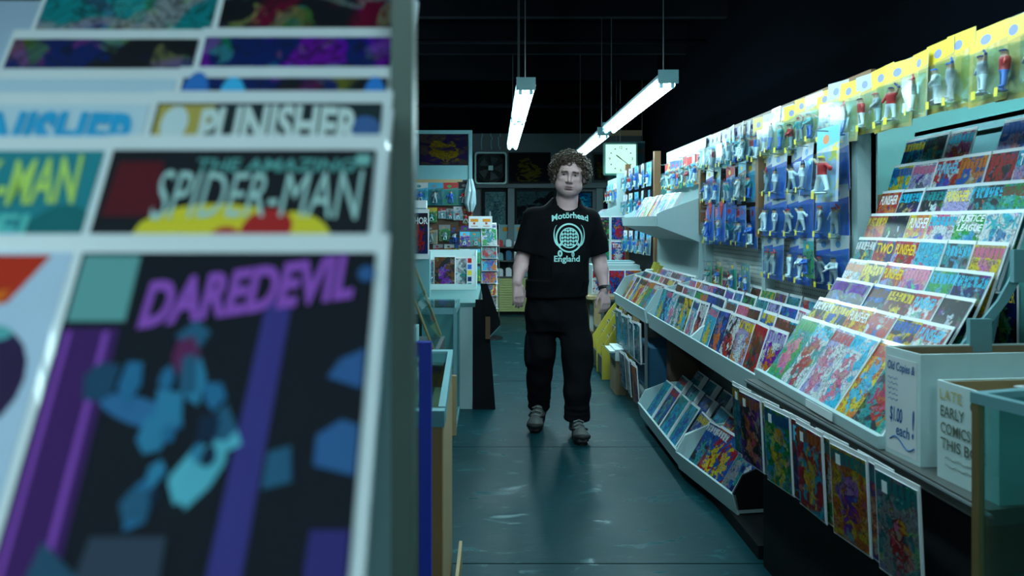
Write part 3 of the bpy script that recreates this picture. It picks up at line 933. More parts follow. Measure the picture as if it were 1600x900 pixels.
for k in range(6):
    c = [random.choice(PAL) for _ in range(3)]
    comic('%s comic from the end panel lying back in the far upper tray' % ORD[k], 'comics in the far upper tray', (1.16, 8.85 + k * 0.2, 1.377), TH, R(55), c)
pc = [((GRN, BLK, YEL), 1.21, 1.44), ((NAV, BLU, RED), 1.40, 1.44), ((TEA, GRN, BLU), 1.21, 1.18), ((RED, BLU, WHT), 1.40, 1.16)]
for k, (c, x, zt) in enumerate(pc):
    comic('%s cover comic fixed to the white end panel, %s pair' % (cname(c[0]), 'upper' if k < 2 else 'lower'), 'comics on the white end panel', (x, 8.674, zt - 0.272), 0, 0, c, title='TITANS' if k == 3 else None, tcol=WHT, scale=0.98)

# wooden table with a white display box of comics
t = thing('wooden_table', 'tan wooden table carrying the white comic display beyond the yellow rack', 'table', (1.22, 7.95, 0))
MB().box((-0.30, -0.35, 0.60), (0.27, 0.40, 0.635)).build('table_top', M_TAN, t, bevel=0.004)
for sx in (-0.20, 0.18):
    for sy in (-0.31, 0.33):
        MB().box((sx - 0.035, sy - 0.03, 0), (sx + 0.035, sy + 0.03, 0.599)).build('leg', M_TAN, t)
MB().box((-0.24, 0.0, 0.22), (0.24, 0.36, 0.24)).build('lower_shelf', M_TAN, t)
t = thing('display_box', 'white display box with comics on its front on the wooden table', 'box', (1.24, 7.72, 0.636))
MB().box((-0.26, 0, 0), (0.22, 0.35, 0.30)).build('body', M_WHITE, t)
for k, c in enumerate(((RED, WHT, BLU), (BLU, RED, NAV), (ORG, BLU, YEL))):
    comic('comic with %s cover on the front of the white display box' % cname(c[0]), 'comics on the white display box', (1.06 + 0.165 * k, 7.712, 0.645), 0, 0, c, scale=0.9, title='THOR' if k == 1 else None, tcol=RED)
t = thing('magazine_stack', 'flat stack of magazines on the white display box', 'magazines', (1.25, 7.85, 0.937))
for k in range(5):
    MB().box((-0.16 + 0.01 * (k % 3), -0.11, 0.008 * k), (0.15 + 0.012 * (k % 2), 0.12, 0.008 * k + 0.0075)).build('magazine', [M_BOARD, M_TEALM, M_CARDB][k % 3], t)
for k in range(3):
    o = MB().box((1.02 + 0.14 * k, 7.98, 0.241), (1.14 + 0.14 * k, 8.25, 0.50 + 0.04 * (k % 2))).build('book_box', [M_CARDB, M_TEALM, M_CARDB][k])
    tag(o, '%s upright book box on the lower table shelf' % ('pale front', 'teal', 'pale rear')[k], 'box', 'boxes on the table shelf')

# ------------------------------------------------------------------ comics in the trays of units A, B and C
COMB = [(CYA, TEA, YEL), (BLK, BLU, CYA), (ORG, RED, CYA), (WHT, CYA, PNK), (BLK, YEL, CYA), (CYA, CYA, YEL), (BLU, NAV, ORG), (BLK, WHT, RED), (ORG, LIL, WHT), (BRN, RED, BLK), (WHT, PUR, ORG), (TEA, GRY, WHT)]


def rnd_cols():
    return tuple(random.sample(PAL, 3))


def fill_tray(y0, y1, n, rows, unit, grp, cols=None, x0=LIPX + 0.016, z0=0.652, lean=18, dx=0.095, dz=0.03, rowname=None):
    for r in range(rows):
        for k in range(n):
            yy = y1 - 0.1 - (y1 - y0 - 0.2) * k / (n - 1)
            c = cols[k % len(cols)] if (cols and r == 0) else rnd_cols()
            ti = None
            comic('%s %s and %s comic, %s, %s row' % (ORD[k], cname(c[0]), cname(c[1]), unit, ORD[r]), grp,
                  (x0 + dx * r + 0.002 * (k % 2), yy, z0 + dz * r + 0.001), TH + R(random.uniform(-4, 4)), R(lean + random.uniform(-1, 1)), c, title=ti, band=random.choice([0, 1, 1]), tband=random.choice(PAL), roll=R(random.uniform(-1.5, 1.5)))


fill_tray(YA1, YB1, 7, 4, 'tray beside the stepped panel', 'comics in the middle tray', [COMB[0], COMB[1], COMB[3], COMB[11], COMB[4], COMB[3], COMB[7]])
fill_tray(YA0, YA1, 6, 4, 'tray under the blue cards', 'comics in the tray under the blue cards', [COMB[5], COMB[6], COMB[7], COMB[8], COMB[9], COMB[10]])
for k in range(9):
    c = [(WHT, CYA, GRY), (WHT, RED, BLU), (CYA, BLU, WHT), (RED, BLU, WHT), (RED, PNK, YEL), (YEL, WHT, GRN), (GRN, WHT, PNK), (CYA, WHT, BLU), (BLU, GRY, WHT)][k]
    comic('%s comic from the near end panel in the upper white tray' % ORD[k], 'comics in the upper white tray', (1.165, YB1 + 0.13 + 0.145 * k, 1.338), TH + R(random.uniform(-8, 8)), R(30), c, band=1, tband=WHT, pack=(k % 3 == 0))
for r in range(3):
    for k in range(8):
        c = rnd_cols()
        comic('%s comic from the near end panel, %s row of the lower white tray' % (ORD[k], ('front', 'middle', 'rear')[r]), 'comics in the lower white tray', (1.075 + 0.095 * r, YB1 + 0.13 + 0.16 * k, 0.677 + 0.035 * r), TH + R(random.uniform(-5, 5)), R(30), c, band=1, tband=random.choice(PAL))
for k in range(2):
    t = thing('yellow_display_box', 'yellow cardboard dispenser in the lower white tray, %s one' % ('nearer' if k == 0 else 'farther'), 'box', (1.36, 6.42 + 0.15 * k, 0.80 + 0.02 * k))
    MB().prism([(-0.06, 0), (0.05, 0), (0.05, 0.20), (0.02, 0.20)], 0, 0.006).build('side', M_YELL, t)
    MB().prism([(-0.06, 0), (0.05, 0), (0.05, 0.20), (0.02, 0.20)], 0.10, 0.106).build('side', M_YELL, t)
    MB().box((-0.05, 0.007, 0.0), (0.05, 0.099, 0.14)).build('contents', M_CARDB, t)

# ------------------------------------------------------------------ near counter with the slanted rack
CTZ = 0.735
t = thing('counter', 'low dark counter carrying the slanted comic rack and cardboard boxes', 'counter', (1.5, 2.45, 0))
MB().hexa([(-0.50, 0.60, 0.70), (-0.44, -0.80, 0.70), (0.70, -0.55, 0.70), (0.70, 0.60, 0.70)], [(-0.50, 0.60, CTZ), (-0.44, -0.80, CTZ), (0.70, -0.55, CTZ), (0.70, 0.60, CTZ)]).build('top', M_DTOP, t)
MB().hexa([(-0.44, 0.58, 0), (-0.38, -0.76, 0), (0.66, -0.52, 0), (0.66, 0.58, 0)], [(-0.44, 0.58, 0.699), (-0.38, -0.76, 0.699), (0.66, -0.52, 0.699), (0.66, 0.58, 0.699)]).build('base', M_BLACK, t)
MB().tube([(-0.505, 0.6, 0.728), (-0.445, -0.82, 0.728)], 0.005, 6).build('wire', M_STEEL, t)

RY0, RY1 = 2.13, 3.05
TOPS = [(1.225, 0.985), (1.29, 1.062), (1.35, 1.140), (1.398, 1.215), (1.440, 1.300), (1.486, 1.392), (1.535, 1.480), (1.58, 1.582), (1.625, 1.680)]
LEAN = [33, 32, 30, 24, 18, 19, 19, 16, 16]
t = thing('comic_rack', 'white slanted tiered comic rack standing on the dark counter', 'rack', (1.2, (RY0 + RY1) / 2, CTZ))
yc = (RY0 + RY1) / 2


def RL(m):
    m.v = [(v[0] - 1.2, v[1] - yc, v[2] - CTZ) for v in m.v]
    return m


bot = []
RSC = [1.0] + [0.87] * 8                # upper tiers hold slightly smaller books
for (x, z), ln, sc in zip(TOPS, LEAN, RSC):
    bot.append((x - 0.278 * sc * math.sin(R(ln)), z - 0.278 * sc * math.cos(R(ln))))
for k, ((bx, bz), ln) in enumerate(zip(bot, LEAN)):
    if k == 0:
        RL(MB().prism([(1.045, 0.737), (1.075, 0.737), (1.078, 0.748), (1.060, 0.772), (1.040, 0.772)], RY0 - 0.04, RY1 + 0.03)).build('front_lip', M_WHITE, t)
        RL(MB().box((1.036, 2.36, 0.742), (1.0385, 2.56, 0.768))).build('shelf_label', M_PRICE, t)
        RL(MB().box((1.078, RY0 - 0.02, 0.737), (1.18, RY1 + 0.02, 0.747))).build('ledge', M_WHITE, t)
        continue
    RL(MB().box((bx - 0.008, RY0, bz - 0.007), (bx + 0.014, RY1, bz - 0.002))).build('ledge', M_WHITE, t)
for sy in (RY0 - 0.012, RY1 + 0.002):
    RL(MB().prism([(1.10, 0.748), (1.262, 0.985), (1.39, 1.14), (1.53, 1.392), (1.66, 1.66), (1.68, 1.66), (1.555, 1.392), (1.42, 1.14), (1.30, 0.985), (1.16, 0.748)], sy, sy + 0.010)).build('side_panel', M_TEALM, t)
RL(MB().hexa([(1.52, RY0 + 0.3, 0.75), (1.535, RY0 + 0.3, 0.75), (1.535, RY1, 0.75), (1.52, RY1, 0.75)], [(1.70, RY0 + 0.3, 1.66), (1.715, RY0 + 0.3, 1.66), (1.715, RY1, 1.66), (1.70, RY1, 1.66)])).build('back_panel', M_TEALM, t)
for (x, z) in ((1.30, 1.0), (1.42, 1.19), (1.53, 1.40)):
    RL(MB().box((x, RY0 - 0.03, z), (x + 0.06, RY0 - 0.013, z + 0.09))).build('bracket', M_TEALM, t)
P = 'PUNISHER'
RACK = [
    [((TEA, GRN, PNK), None, GRN), ((TEA, WHT, RED), 'X-FORCE', CYA), ((LIL, WHT, PNK), None, RED), ((WHT, CYA, PNK), P, CYA), ((YEL, ORG, CYA), None, RED), ((BLK, TEA, RED), None, NAV)],
    [((BLK, YEL, RED), None, WHT), ((BLK, BLU, YEL), None, YEL), ((ORG, YEL, RED), P, WHT), ((WHT, RED, BLU), None, RED), ((YEL, BLK, BLU), None, BLU), ((WHT, RED, TEA), P, CYA)],
    [((BLK, NAV, BLU), 'DAREDEVIL', PUR), ((BLK, NAV, BLU), 'DAREDEVIL', PUR), ((BLK, BLU, WHT), None, BRN), ((MAR, BRN, YEL), None, YEL), ((WHT, RED, TEA), P, CYA), ((BLK, BLK, WHT), None, BLK)],
    [((WHT, GRY, ORG), None, ORG), ((BLK, YEL, GRN), None, YEL), ((LIL, RED, BRN), P, YEL), ((PNK, PUR, GRN), None, PNK), ((GRN, TEA, CYA), None, CYA), ((BLK, NAV, CYA), None, CYA)],
    [((BLK, TEA, YEL), None, WHT), ((RED, NAV, ORG), 'TWO', YEL), ((LIL, RED, BRN), P, YEL), ((CYA, CYA, PNK), None, CYA), ((BLK, TEA, CYA), None, CYA), ((TAN, YEL, PNK), None, PNK)],
    [((ORG, RED, NAV), None, YEL), ((BLK, BLK, WHT), None, BLK), ((ORG, YEL, BLU), P, WHT), ((PNK, WHT, BLU), None, CYA), ((WHT, GRN, CYA), 'JUSTICE\nLEAGUE', WHT), ((CYA, WHT, BLU), 'X-51', TEA)],
    [((ORG, RED, NAV), P, WHT), ((NAV, BLK, TAN), None, CYA), ((BLK, BLK, WHT), None, TEA), ((LIL, WHT, PNK), P, YEL), ((BLK, TEA, ORG), None, CYA), ((TEA, GRN, CYA), None, BRN)],
    [((CYA, YEL, YEL), None, BLU), ((LIL, WHT, NAV), None, PNK), ((RED, WHT, BLU), P, CYA), ((BLU, ORG, TAN), None, ORG), ((BLK, RED, BRN), None, RED), ((LIL, CYA, ORG), 'TITANS', WHT)],
    [((CYA, BLU, BLK), None, YEL), ((BLK, TEA, ORG), None, BLK), ((WHT, PNK, RED), None, CYA), None, ((LIL, BLU, PNK), None, BLU), ((BLK, NAV, GRN), None, WHT)],
]
for r, row in enumerate(RACK):
    bx, bz = bot[r]
    for k, e in enumerate(row):
        if e is None:
            continue
        c, ti, tc = e
        yy = RY1 - 0.095 - k * (RY1 - RY0 - 0.19) / 5
        lab = '%s and %s comic, %s from the pegboard end, %s tier of the slanted rack' % (cname(c[0]), cname(c[1]) if c[1] != c[0] else cname(c[2]), ORD[k], ORD[r])
        comic(lab, 'comics on the slanted rack', (bx - 0.002 * (k % 2), yy, bz + (0.004 if r == 0 else 0.0)), TH + R(random.uniform(-2.0, 2.0)), R(LEAN[r] + random.uniform(-0.5, 0.5)), c,
              title=ti, tcol=tc, band=0 if ti else 1, tband=tc, tbox=(0.14, 0.044 if ti != 'JUSTICE\nLEAGUE' else 0.06), shear=0.2 if ti in ('DAREDEVIL', 'JUSTICE\nLEAGUE') else 0.0, tz=0.230,
              arc=0.25 if ti == 'DAREDEVIL' else 0, roll=R(random.uniform(-0.8, 0.8)), scale=RSC[r])
# bagged comics hanging along the counter front
HNG0 = [(NAV, TEA, BLU), (PUR, BLK, ORG), (PUR, GRY, TEA), (CYA, GRN, YEL), (MAR, RED, NAV), (RED, CYA, YEL), (GRN, ORG, WHT), (ORG, YEL, PUR), (NAV, PUR, ORG), (GRY, TEA, RED)]
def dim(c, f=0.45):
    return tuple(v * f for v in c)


for k, c0 in enumerate(HNG0):
    c = [dim(q) for q in c0]; HNG = HNG0  # cover colours darkened in place of shade under the counter lip
    f = k / (len(HNG) - 1)
    yy = 2.98 + (1.93 - 2.98) * f
    xx = 0.968 + (1.032 - 0.968) * f - 0.012 * (k % 2)
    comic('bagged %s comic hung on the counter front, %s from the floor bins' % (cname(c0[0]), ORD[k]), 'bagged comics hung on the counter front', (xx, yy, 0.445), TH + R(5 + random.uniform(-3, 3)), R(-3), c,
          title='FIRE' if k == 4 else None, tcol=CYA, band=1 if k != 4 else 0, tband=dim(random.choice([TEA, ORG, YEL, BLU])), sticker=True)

# comic on the teal wall
comic('black comic with yellow lettering fixed low on the teal wall', 'comics fixed to the teal wall', (2.239, 3.38, 0.80), TH, 0, (BLK, NAV, GRN), title=P, tcol=YEL, scale=1.05)


# ------------------------------------------------------------------ cardboard boxes on the counter
def hand_text(lines, parent, col, name='handwriting'):
    """lines: (text, x, z, w, h, shear) in the plane of the box end, facing -y of the parent"""
    for (s, x, z, w, h, sh) in lines:
        l = link(name, text_mesh(s, w, h, sh, 0.0, 0, 0, 0.012), parent)
        l.location = (x, -0.0022, z); l['ca'] = col


def open_box(label, loc, rz, w, d, h, name='cardboard_box', lab2=True, inner=M_KRAFT):
    """box whose written end faces local -y; w across, d deep, h high"""
    t = thing(name, label, 'box', loc, (0, 0, rz), 'open cardboard boxes on the counter')
    x = w / 2; q = 0.006
    MB().box((-x, 0, 0), (x, q, h)).build('end_wall', M_CARDB, t)
    MB().box((-x, d - q, 0), (x, d, h)).build('end_wall', M_CARDB, t)
    MB().box((-x, q, 0), (-x + q, d - q, h)).build('side_wall', M_CARDB, t)
    MB().box((x - q, q, 0), (x, d - q, h)).build('side_wall', M_CARDB, t)
    MB().box((-x + q, q, 0.001), (x - q, d - q, q)).build('bottom', inner, t)
    for sx in (-1, 1):
        a = sx * (x - q - 0.001)
        MB().box((min(a, a - sx * 0.003), q, 0.01), (max(a, a - sx * 0.003), d - q, h - 0.004)).build('inner_lining', inner, t)
    MB().box((-x + q + 0.006, d - q - 0.004, 0.01), (x - q - 0.006, d - q - 0.001, h - 0.004)).build('inner_lining', inner, t)
    return t


b1 = open_box('white cardboard box with blue handwriting beside the slanted rack', (1.068, 2.012, CTZ), TH + R(6), 0.145, 0.62, 0.285)
MB().box((-0.064, -0.0012, 0.012), (0.058, -0.0002, 0.262)).build('paper_label', M_BOARD, b1)
INKB = (0.008, 0.10, 0.32)
hand_text([('Old Copies &', -0.004, 0.235, 0.112, 0.030, 0.2), ('$1.00', -0.024, 0.108, 0.052, 0.044, 0.1), ('each', 0.004, 0.072, 0.055, 0.03, 0.1), ('!', 0.046, 0.10, 0.010, 0.075, 0.1)], b1, INKB)
for k in range(5):
    l = MB()
    pts = [(-0.06 + 0.006 * j, -0.0016, 0.205 - 0.014 * k + 0.003 * math.sin(j * 2.3 + k)) for j in range(8)]
    l.tube(pts, 0.0009, 4).build('scribble_line', mat('blue_pen', INKB, 0.5), b1)
sw = [(-0.05 + 0.10 * u, -0.0016, 0.040 + 0.012 * math.sin(u * 6.28)) for u in [i / 16 for i in range(17)]]
MB().tube(sw, 0.0022, 5).build('flourish', MATS['blue_pen'], b1)
b2 = open_box('yellowed cardboard box with pencilled lettering next to the glass case', (1.091, 1.776, CTZ), TH + R(6), 0.20, 0.60, 0.235, inner=M_TAN)
PENC = (0.13, 0.16, 0.12)
hand_text([('60', 0.035, 0.200, 0.042, 0.032, 0.05), ('EARLY', -0.045, 0.165, 0.08, 0.026, 0.0), ('7', 0.045, 0.158, 0.018, 0.03, 0.1), ('COMICS', -0.035, 0.125, 0.10, 0.026, 0.0), ('THIS BOX', -0.01, 0.088, 0.15, 0.026, 0.0)], b2, PENC)
l = link('faded_lettering', text_mesh('LATE', 0.075, 0.024, 0.0, 0.0), b2); l.location = (-0.05, -0.0022, 0.205); l['ca'] = (0.55, 0.45, 0.15)
for k in range(2):
    pts = [(-0.07 + 0.012 * j, -0.0016, 0.055 - 0.018 * k + 0.003 * math.sin(j * 2.1 + k)) for j in range(10)]
    MB().tube(pts, 0.0008, 4).build('scribble_line', mat('grey_pencil', PENC, 0.6), b2)

# glass display case at the near right
t = thing('glass_case', 'glass display case with a worn metal frame beside the cardboard boxes', 'display case', (0.985, 1.565, 0), (0, 0, R(16)))
W_, D_, H_ = 0.62, 0.75, 0.985
for (x, y) in ((0, 0), (W_, 0), (0, -D_), (W_, -D_)):
    MB().box((x - 0.008, y - 0.008, 0), (x + 0.008, y + 0.008, H_)).build('frame_post', M_BRASS, t)
for (a, b) in (((-0.010, -D_ - 0.01), (0.012, 0.01)), ((W_ - 0.012, -D_ - 0.01), (W_ + 0.01, 0.01)), ((0.0121, -0.012), (W_ - 0.0121, 0.01)), ((0.0121, -D_ - 0.01), (W_ - 0.0121, -D_ + 0.012))):
    MB().box((a[0], a[1], H_), (b[0], b[1], H_ + 0.022)).build('top_rail', M_TEALM, t)
MB().box((0.002, -D_ + 0.01, 0.30), (0.006, -0.01, H_ - 0.001)).build('glass_pane', M_GLASS, t)
MB().box((0.01, -0.006, 0.30), (W_ - 0.01, -0.002, H_ - 0.001)).build('glass_pane', M_GLASS, t)
MB().box((0.013, -D_ + 0.013, H_ + 0.004), (W_ - 0.013, -0.013, H_ + 0.009)).build('glass_top', M_GLASS, t)
MB().box((0.009, -D_ + 0.01, 0.0), (W_ - 0.01, -0.01, 0.30)).build('base_cabinet', M_BLACK, t)
MB().box((0.012, -D_ + 0.015, 0.62), (W_ - 0.015, -0.015, 0.626)).build('shelf', M_DTOP, t)
comic('comic lying flat on top of the glass display case', 'flat comics', (1.30, 1.44, H_ + 0.0125), R(16), R(90), (TEA, WHT, GRN), title=None, band=1)


# ------------------------------------------------------------------ floor bins
def floor_bin(label, loc, rz, length, items_rows, grp, dark_end=False):
    """bin whose lip faces local -y and runs along local x from 0 (near) to length (far, towards -x)"""
    t = thing('floor_bin', label, 'bin', loc, (0, 0, rz), 'sloping bins on the floor')
    D = 0.44
    MB().box((0, 0.012, 0.06), (length, D, 0.075)).build('tray_floor', M_WHITE, t)
    MB().hexa([(0, 0, 0.055), (length, 0, 0.055), (length, 0.012, 0.055), (0, 0.012, 0.055)], [(0, -0.02, 0.145), (length, -0.02, 0.145), (length, -0.006, 0.145), (0, -0.006, 0.145)]).build('lip', M_WHITE, t)
    for i, x in enumerate((0, length - 0.012)):
        MB().prism([(0.0, 0.076), (-0.018, 0.146), (0.03, 0.23), (0.16, 0.28), (D, 0.30), (D, 0.076)], x, x + 0.012, 'x').build('side_panel', M_BLACK if (dark_end and i == 1) else M_WHITE, t)
    for r in range(1, 4):
        MB().box((0.013, 0.012 + 0.105 * r - 0.02, 0.0755), (length - 0.013, 0.012 + 0.105 * r + 0.06, 0.0755 + 0.03 * r)).build('step', M_WHITE, t)
    MB().box((0.02, 0.05, 0.0), (length - 0.02, D - 0.02, 0.059)).build('plinth', M_BLACK, t)
    Mx = Matrix.Translation(loc) @ Matrix.Rotation(rz, 4, 'Z')
    for r, n in enumerate(items_rows):
        for k in range(n):
            x = 0.11 + (length - 0.22) * (k + 0.0) / max(1, n - 1)
            p = Mx @ Vector((x, 0.024 + 0.105 * r, 0.0765 + 0.03 * r))
            c = random.choice([(CYA, TEA, BLU), (NAV, TEA, GRY), (BLU, RED, YEL), (TEA, WHT, NAV), (BLK, BLU, TEA), (RED, CYA, YEL), (GRY, BLU, WHT)])
            comic('%s %s pack from the far end, %s row of the %s' % (ORD[k], cname(c[0]), ORD[r], grp), 'packs in the ' + grp, p, rz, R(33), c, band=random.choice([0, 1]), tband=random.choice([WHT, RED, TEA, YEL]), pack=(r > 0 or k % 2 == 0), roll=R(random.uniform(-2, 2)), name='comic_pack')
    return t


# local x runs towards -Y, so start at the far end
floor_bin('white sloping floor bin under the middle comic tray', (0.985, 5.19, 0), TH, 1.10, (5, 4, 4, 3), 'white floor bin')
floor_bin('splayed white floor bin with a black near end panel', (0.975, 4.07, 0), TH + R(9), 0.66, (5, 3), 'splayed floor bin', dark_end=True)

# cartons under the middle tray and beneath unit C
o = MB().box((1.08, 5.42, 0.18), (1.36, 5.95, 0.47)).build('blue_carton', M_DBLUE, bevel=0.005); tag(o, 'dark blue carton under the lower comic tray', 'box')
o = MB().box((1.10, 5.40, 0.0), (1.35, 5.9, 0.179)).build('white_carton', M_CARDB, bevel=0.006); tag(o, 'crumpled pale carton on the floor under the blue carton', 'box')
o = MB().box((1.19, 5.205, 0.0), (1.40, 5.32, 0.57)).build('brown_carton', mat('dark_brown_board', (0.09, 0.05, 0.03), 0.7), bevel=0.004); tag(o, 'dark brown upright carton behind the white floor bin', 'box')
# bags hung beneath unit C
for k in range(8):
    yy = 5.40 + k * 0.145
    comic('bagged comic hanging below the lower white tray, %s from the near end' % ORD[k], 'bagged comics hanging below the white tray', (1.02 + 0.012 * (k % 2), yy, 0.375 - 0.01 * (k % 3)), TH + R(random.uniform(-10, 10)), R(-2), random.choice([(TEA, GRY, CYA), (TEA, NAV, GRY), (CYA, TEA, WHT)]), band=0, sticker=True)
for k in range(5):
    yy = 5.42 + k * 0.13
    c = [(MAR, ORG, NAV), (TEA, GRY, BRN), (GRY, WHT, TEA), (BRN, TAN, BLK), (NAV, GRY, TEA)][k]
    comic('bagged comic in the low row beside the yellow rack, %s from the blue carton' % ORD[k], 'low row of bagged comics', (1.00 + 0.01 * (k % 2), yy, 0.085), TH + R(random.uniform(-6, 6)), R(-4), c, band=0)
t = thing('wire_rail', 'double wire rail carrying the bagged comics below the white tray', 'rail', (1.05, 6.0, 0.66))
MB().tube([(0, -0.62, 0), (0, 0.62, 0)], 0.004, 6).build('upper_wire', M_STEEL, t)
MB().tube([(-0.035, -0.65, -0.29), (-0.035, 0.02, -0.29)], 0.004, 6).build('lower_wire', M_STEEL, t)
for y in (-0.62, 0.62):
    MB().box((0.0, y - 0.01, -0.66), (0.02, y + 0.01, 0.0)).build('post', M_STEEL, t)
MB().tube([(-0.035, -0.62, -0.29), (0.01, -0.62, -0.29)], 0.004, 6).build('stay', M_STEEL, t)

# yellow stepped card rack on the floor
t = thing('yellow_rack', 'yellow sided stepped card rack standing on the floor', 'rack', (0.93, 6.66, 0))
for y in (0.0, 0.36, 0.70):
    MB().prism([(0, 0), (0.26, 0), (0.26, 0.64), (0.16, 0.52), (0.0, 0.27)], y, y + 0.012).build('side_panel', M_YELL, t)
for k in range(5):
    MB().box((0.012 + 0.048 * k, 0.013, 0.02), (0.024 + 0.048 * k, 0.699, 0.17 + 0.09 * k)).build('tier_panel', M_DTOP, t)
for k in range(5):
    for j in range(6):
        c = rnd_cols()
        comic('small card pack in the yellow stepped rack, %s tier, %s from its near side' % (ORD[k], ORD[j]), 'card packs in the yellow rack', (0.93 + 0.034 + 0.048 * k, 6.66 + 0.07 + 0.105 * j + (0.025 if j > 2 else 0), 0.14 + 0.09 * k), TH, R(6), c, scale=0.42, name='card_pack')
o = MB().box((0.98, 7.42, 0), (1.16, 7.58, 0.36)).build('grey_bin_box', M_DTOP, bevel=0.005); tag(o, 'dark grey box on the floor behind the yellow rack', 'box')
t = thing('white_box', 'small white box with open flap in front of the yellow rack', 'box', (0.98, 6.05, 0.0))
MB().box((-0.03, 0.0, 0.27), (0.06, 0.32, 0.36)).build('body', M_CARDB, t)
MB().box((-0.025, 0.01, 0.0), (0.055, 0.31, 0.269)).build('stand', M_KRAFT, t)
MB().box((-0.07, 0.02, 0.33), (-0.031, 0.30, 0.345)).build('flap', M_CARDB, t)

# ================================================================== LEFT SIDE
# glass topped wooden case
t = thing('wooden_case', 'brown wooden case with a framed glass top at the left of the aisle', 'display case', (-0.14, 2.08, 0))
MB().box((-0.55, 0, 0), (-0.002, 0.022, 0.80)).build('front_panel', mat('orange_brown_wood', (0.42, 0.20, 0.075), 0.5, var=0.25, scale=7), t)
MB().box((-0.55, 0.99, 0), (-0.035, 1.01, 0.80)).build('rear_panel', M_WOOD, t)
MB().hexa([(-0.021, 0.0225, 0), (-0.001, 0.0225, 0), (-0.03, 0.989, 0), (-0.05, 0.989, 0)], [(-0.021, 0.0225, 0.80), (-0.001, 0.0225, 0.80), (-0.03, 0.989, 0.80), (-0.05, 0.989, 0.80)]).build('aisle_panel', M_TAN, t)
MB().box((-0.54, 0.03, 0.68), (-0.06, 0.98, 0.70)).build('display_floor', mat('olive_felt', (0.12, 0.15, 0.09), 0.9, var=0.4, scale=6), t)
for (a, b) in (((-0.55, -0.006), (0.004, 0.030)), ((-0.55, 0.965), (-0.028, 1.01))):
    MB().box((a[0], a[1], 0.801), (b[0], b[1], 0.845)).build('top_frame', M_TEALM, t)
MB().hexa([(-0.016, 0.046, 0.801), (0.004, 0.046, 0.801), (-0.026, 0.964, 0.801), (-0.046, 0.964, 0.801)], [(-0.016, 0.046, 0.845), (0.004, 0.046, 0.845), (-0.026, 0.964, 0.845), (-0.046, 0.964, 0.845)]).build('top_frame', M_TEALM, t)
MB().box((-0.55, 0.046, 0.832), (-0.047, 0.964, 0.838)).build('glass_top', M_GLASS, t)
MB().box((0.0, 0.03, 0.0), (0.012, 0.95, 0.10)).build('kick_strip', M_TAN, t)
for k in range(3):
    c = [(TAN, GRN, BRN), (GRY, TAN, TEA), (GRN, BRN, YEL)][k]
    comic('old %s comic lying under the glass of the wooden case' % cname(c[0]), 'comics under the glass top', (-0.36, 2.2 + 0.28 * k, 0.7035), 0, R(90), c, board=False)

# blue edged stand
t = thing('blue_stand', 'blue plastic framed glass stand in front of the wooden case', 'stand', (-0.147, 1.62, 0))
MB().box((-0.013, 0, 0), (0.013, 0.022, 1.10)).build('edge_post', M_BLUEP, t)
MB().box((-0.47, 0, 1.07), (-0.014, 0.022, 1.10)).build('top_rail', M_BLUEP, t)
MB().box((-0.47, 0, 0.0), (-0.014, 0.022, 0.04)).build('bottom_rail', M_BLUEP, t)
MB().box((-0.49, 0, 0), (-0.471, 0.022, 1.10)).build('edge_post', M_BLUEP, t)
MB().box((-0.468, 0.008, 0.041), (-0.016, 0.013, 1.069)).build('pane', M_GLASS, t)

# table-top display with a slanted brass edged glass
t = thing('tabletop_display', 'small slanted glass display with brass edges behind the wooden case', 'display case', (-0.25, 3.14, 0))
MB().box((-0.32, 0, 0.0), (0.02, 0.42, 0.83)).build('pedestal', M_DARKW, t)
MB().hexa([(-0.005, 0, 0.831), (0.005, 0, 0.831), (0.005, 0.42, 0.831), (-0.005, 0.42, 0.831)], [(-0.125, 0, 1.15), (-0.115, 0, 1.15), (-0.115, 0.42, 1.15), (-0.125, 0.42, 1.15)]).build('slanted_glass', M_GLASS, t)
for y in (0.0, 0.42):
    MB().tube([(0.0, y, 0.835), (-0.12, y, 1.15)], 0.006, 6).build('brass_edge', M_BRASS, t)
    MB().tube([(-0.12, y, 1.15), (-0.31, y, 1.15)], 0.005, 6).build('brass_edge', M_BRASS, t)
MB().box((-0.31, 0.01, 0.831), (-0.30, 0.41, 1.15)).build('back_panel', M_WOOD, t)
for k in range(2):
    MB().box((-0.25 + 0.06 * k, 0.08 + 0.12 * k, 0.831), (-0.15 + 0.06 * k, 0.17 + 0.14 * k, 0.93 - 0.03 * k)).build('display_block', M_CARDB, t)

# glass showcase further along
t = thing('glass_showcase', 'pale framed glass showcase beside the white panelled table', 'display case', (-0.25, 5.02, 0))
SW, SD, SH = 0.62, 0.50, 0.80
for (x, y) in ((0, 0), (-SW, 0), (0, SD), (-SW, SD)):
    MB().box((x - 0.02 * (x == 0), y - 0.0, 0), (x + 0.02 * (x != 0), y + 0.02, SH)).build('frame_post', M_TEALM, t)
for z in (0.0, SH - 0.04):
    MB().box((-SW + 0.021, 0, z), (-0.021, 0.02, z + 0.04)).build('rail', M_TEALM, t)
    MB().box((-0.02, 0.021, z), (0, SD - 0.001, z + 0.04)).build('rail', M_TEALM, t)
    MB().box((-SW + 0.021, SD, z), (-0.021, SD + 0.02, z + 0.04)).build('rail', M_TEALM, t)
MB().box((-SW + 0.021, 0.006, 0.041), (-0.021, 0.011, SH - 0.041)).build('glass_pane', M_GLASS, t)
MB().box((-0.013, 0.021, 0.041), (-0.008, SD - 0.001, SH - 0.041)).build('glass_pane', M_GLASS, t)
MB().box((-SW, 0.0, SH + 0.001), (0, SD + 0.02, SH + 0.008)).build('glass_top', M_GLASS, t)
MB().box((-SW + 0.02, 0.25, 0.041), (-0.25, 0.262, SH - 0.05)).build('inner_panel', M_DARKW, t)
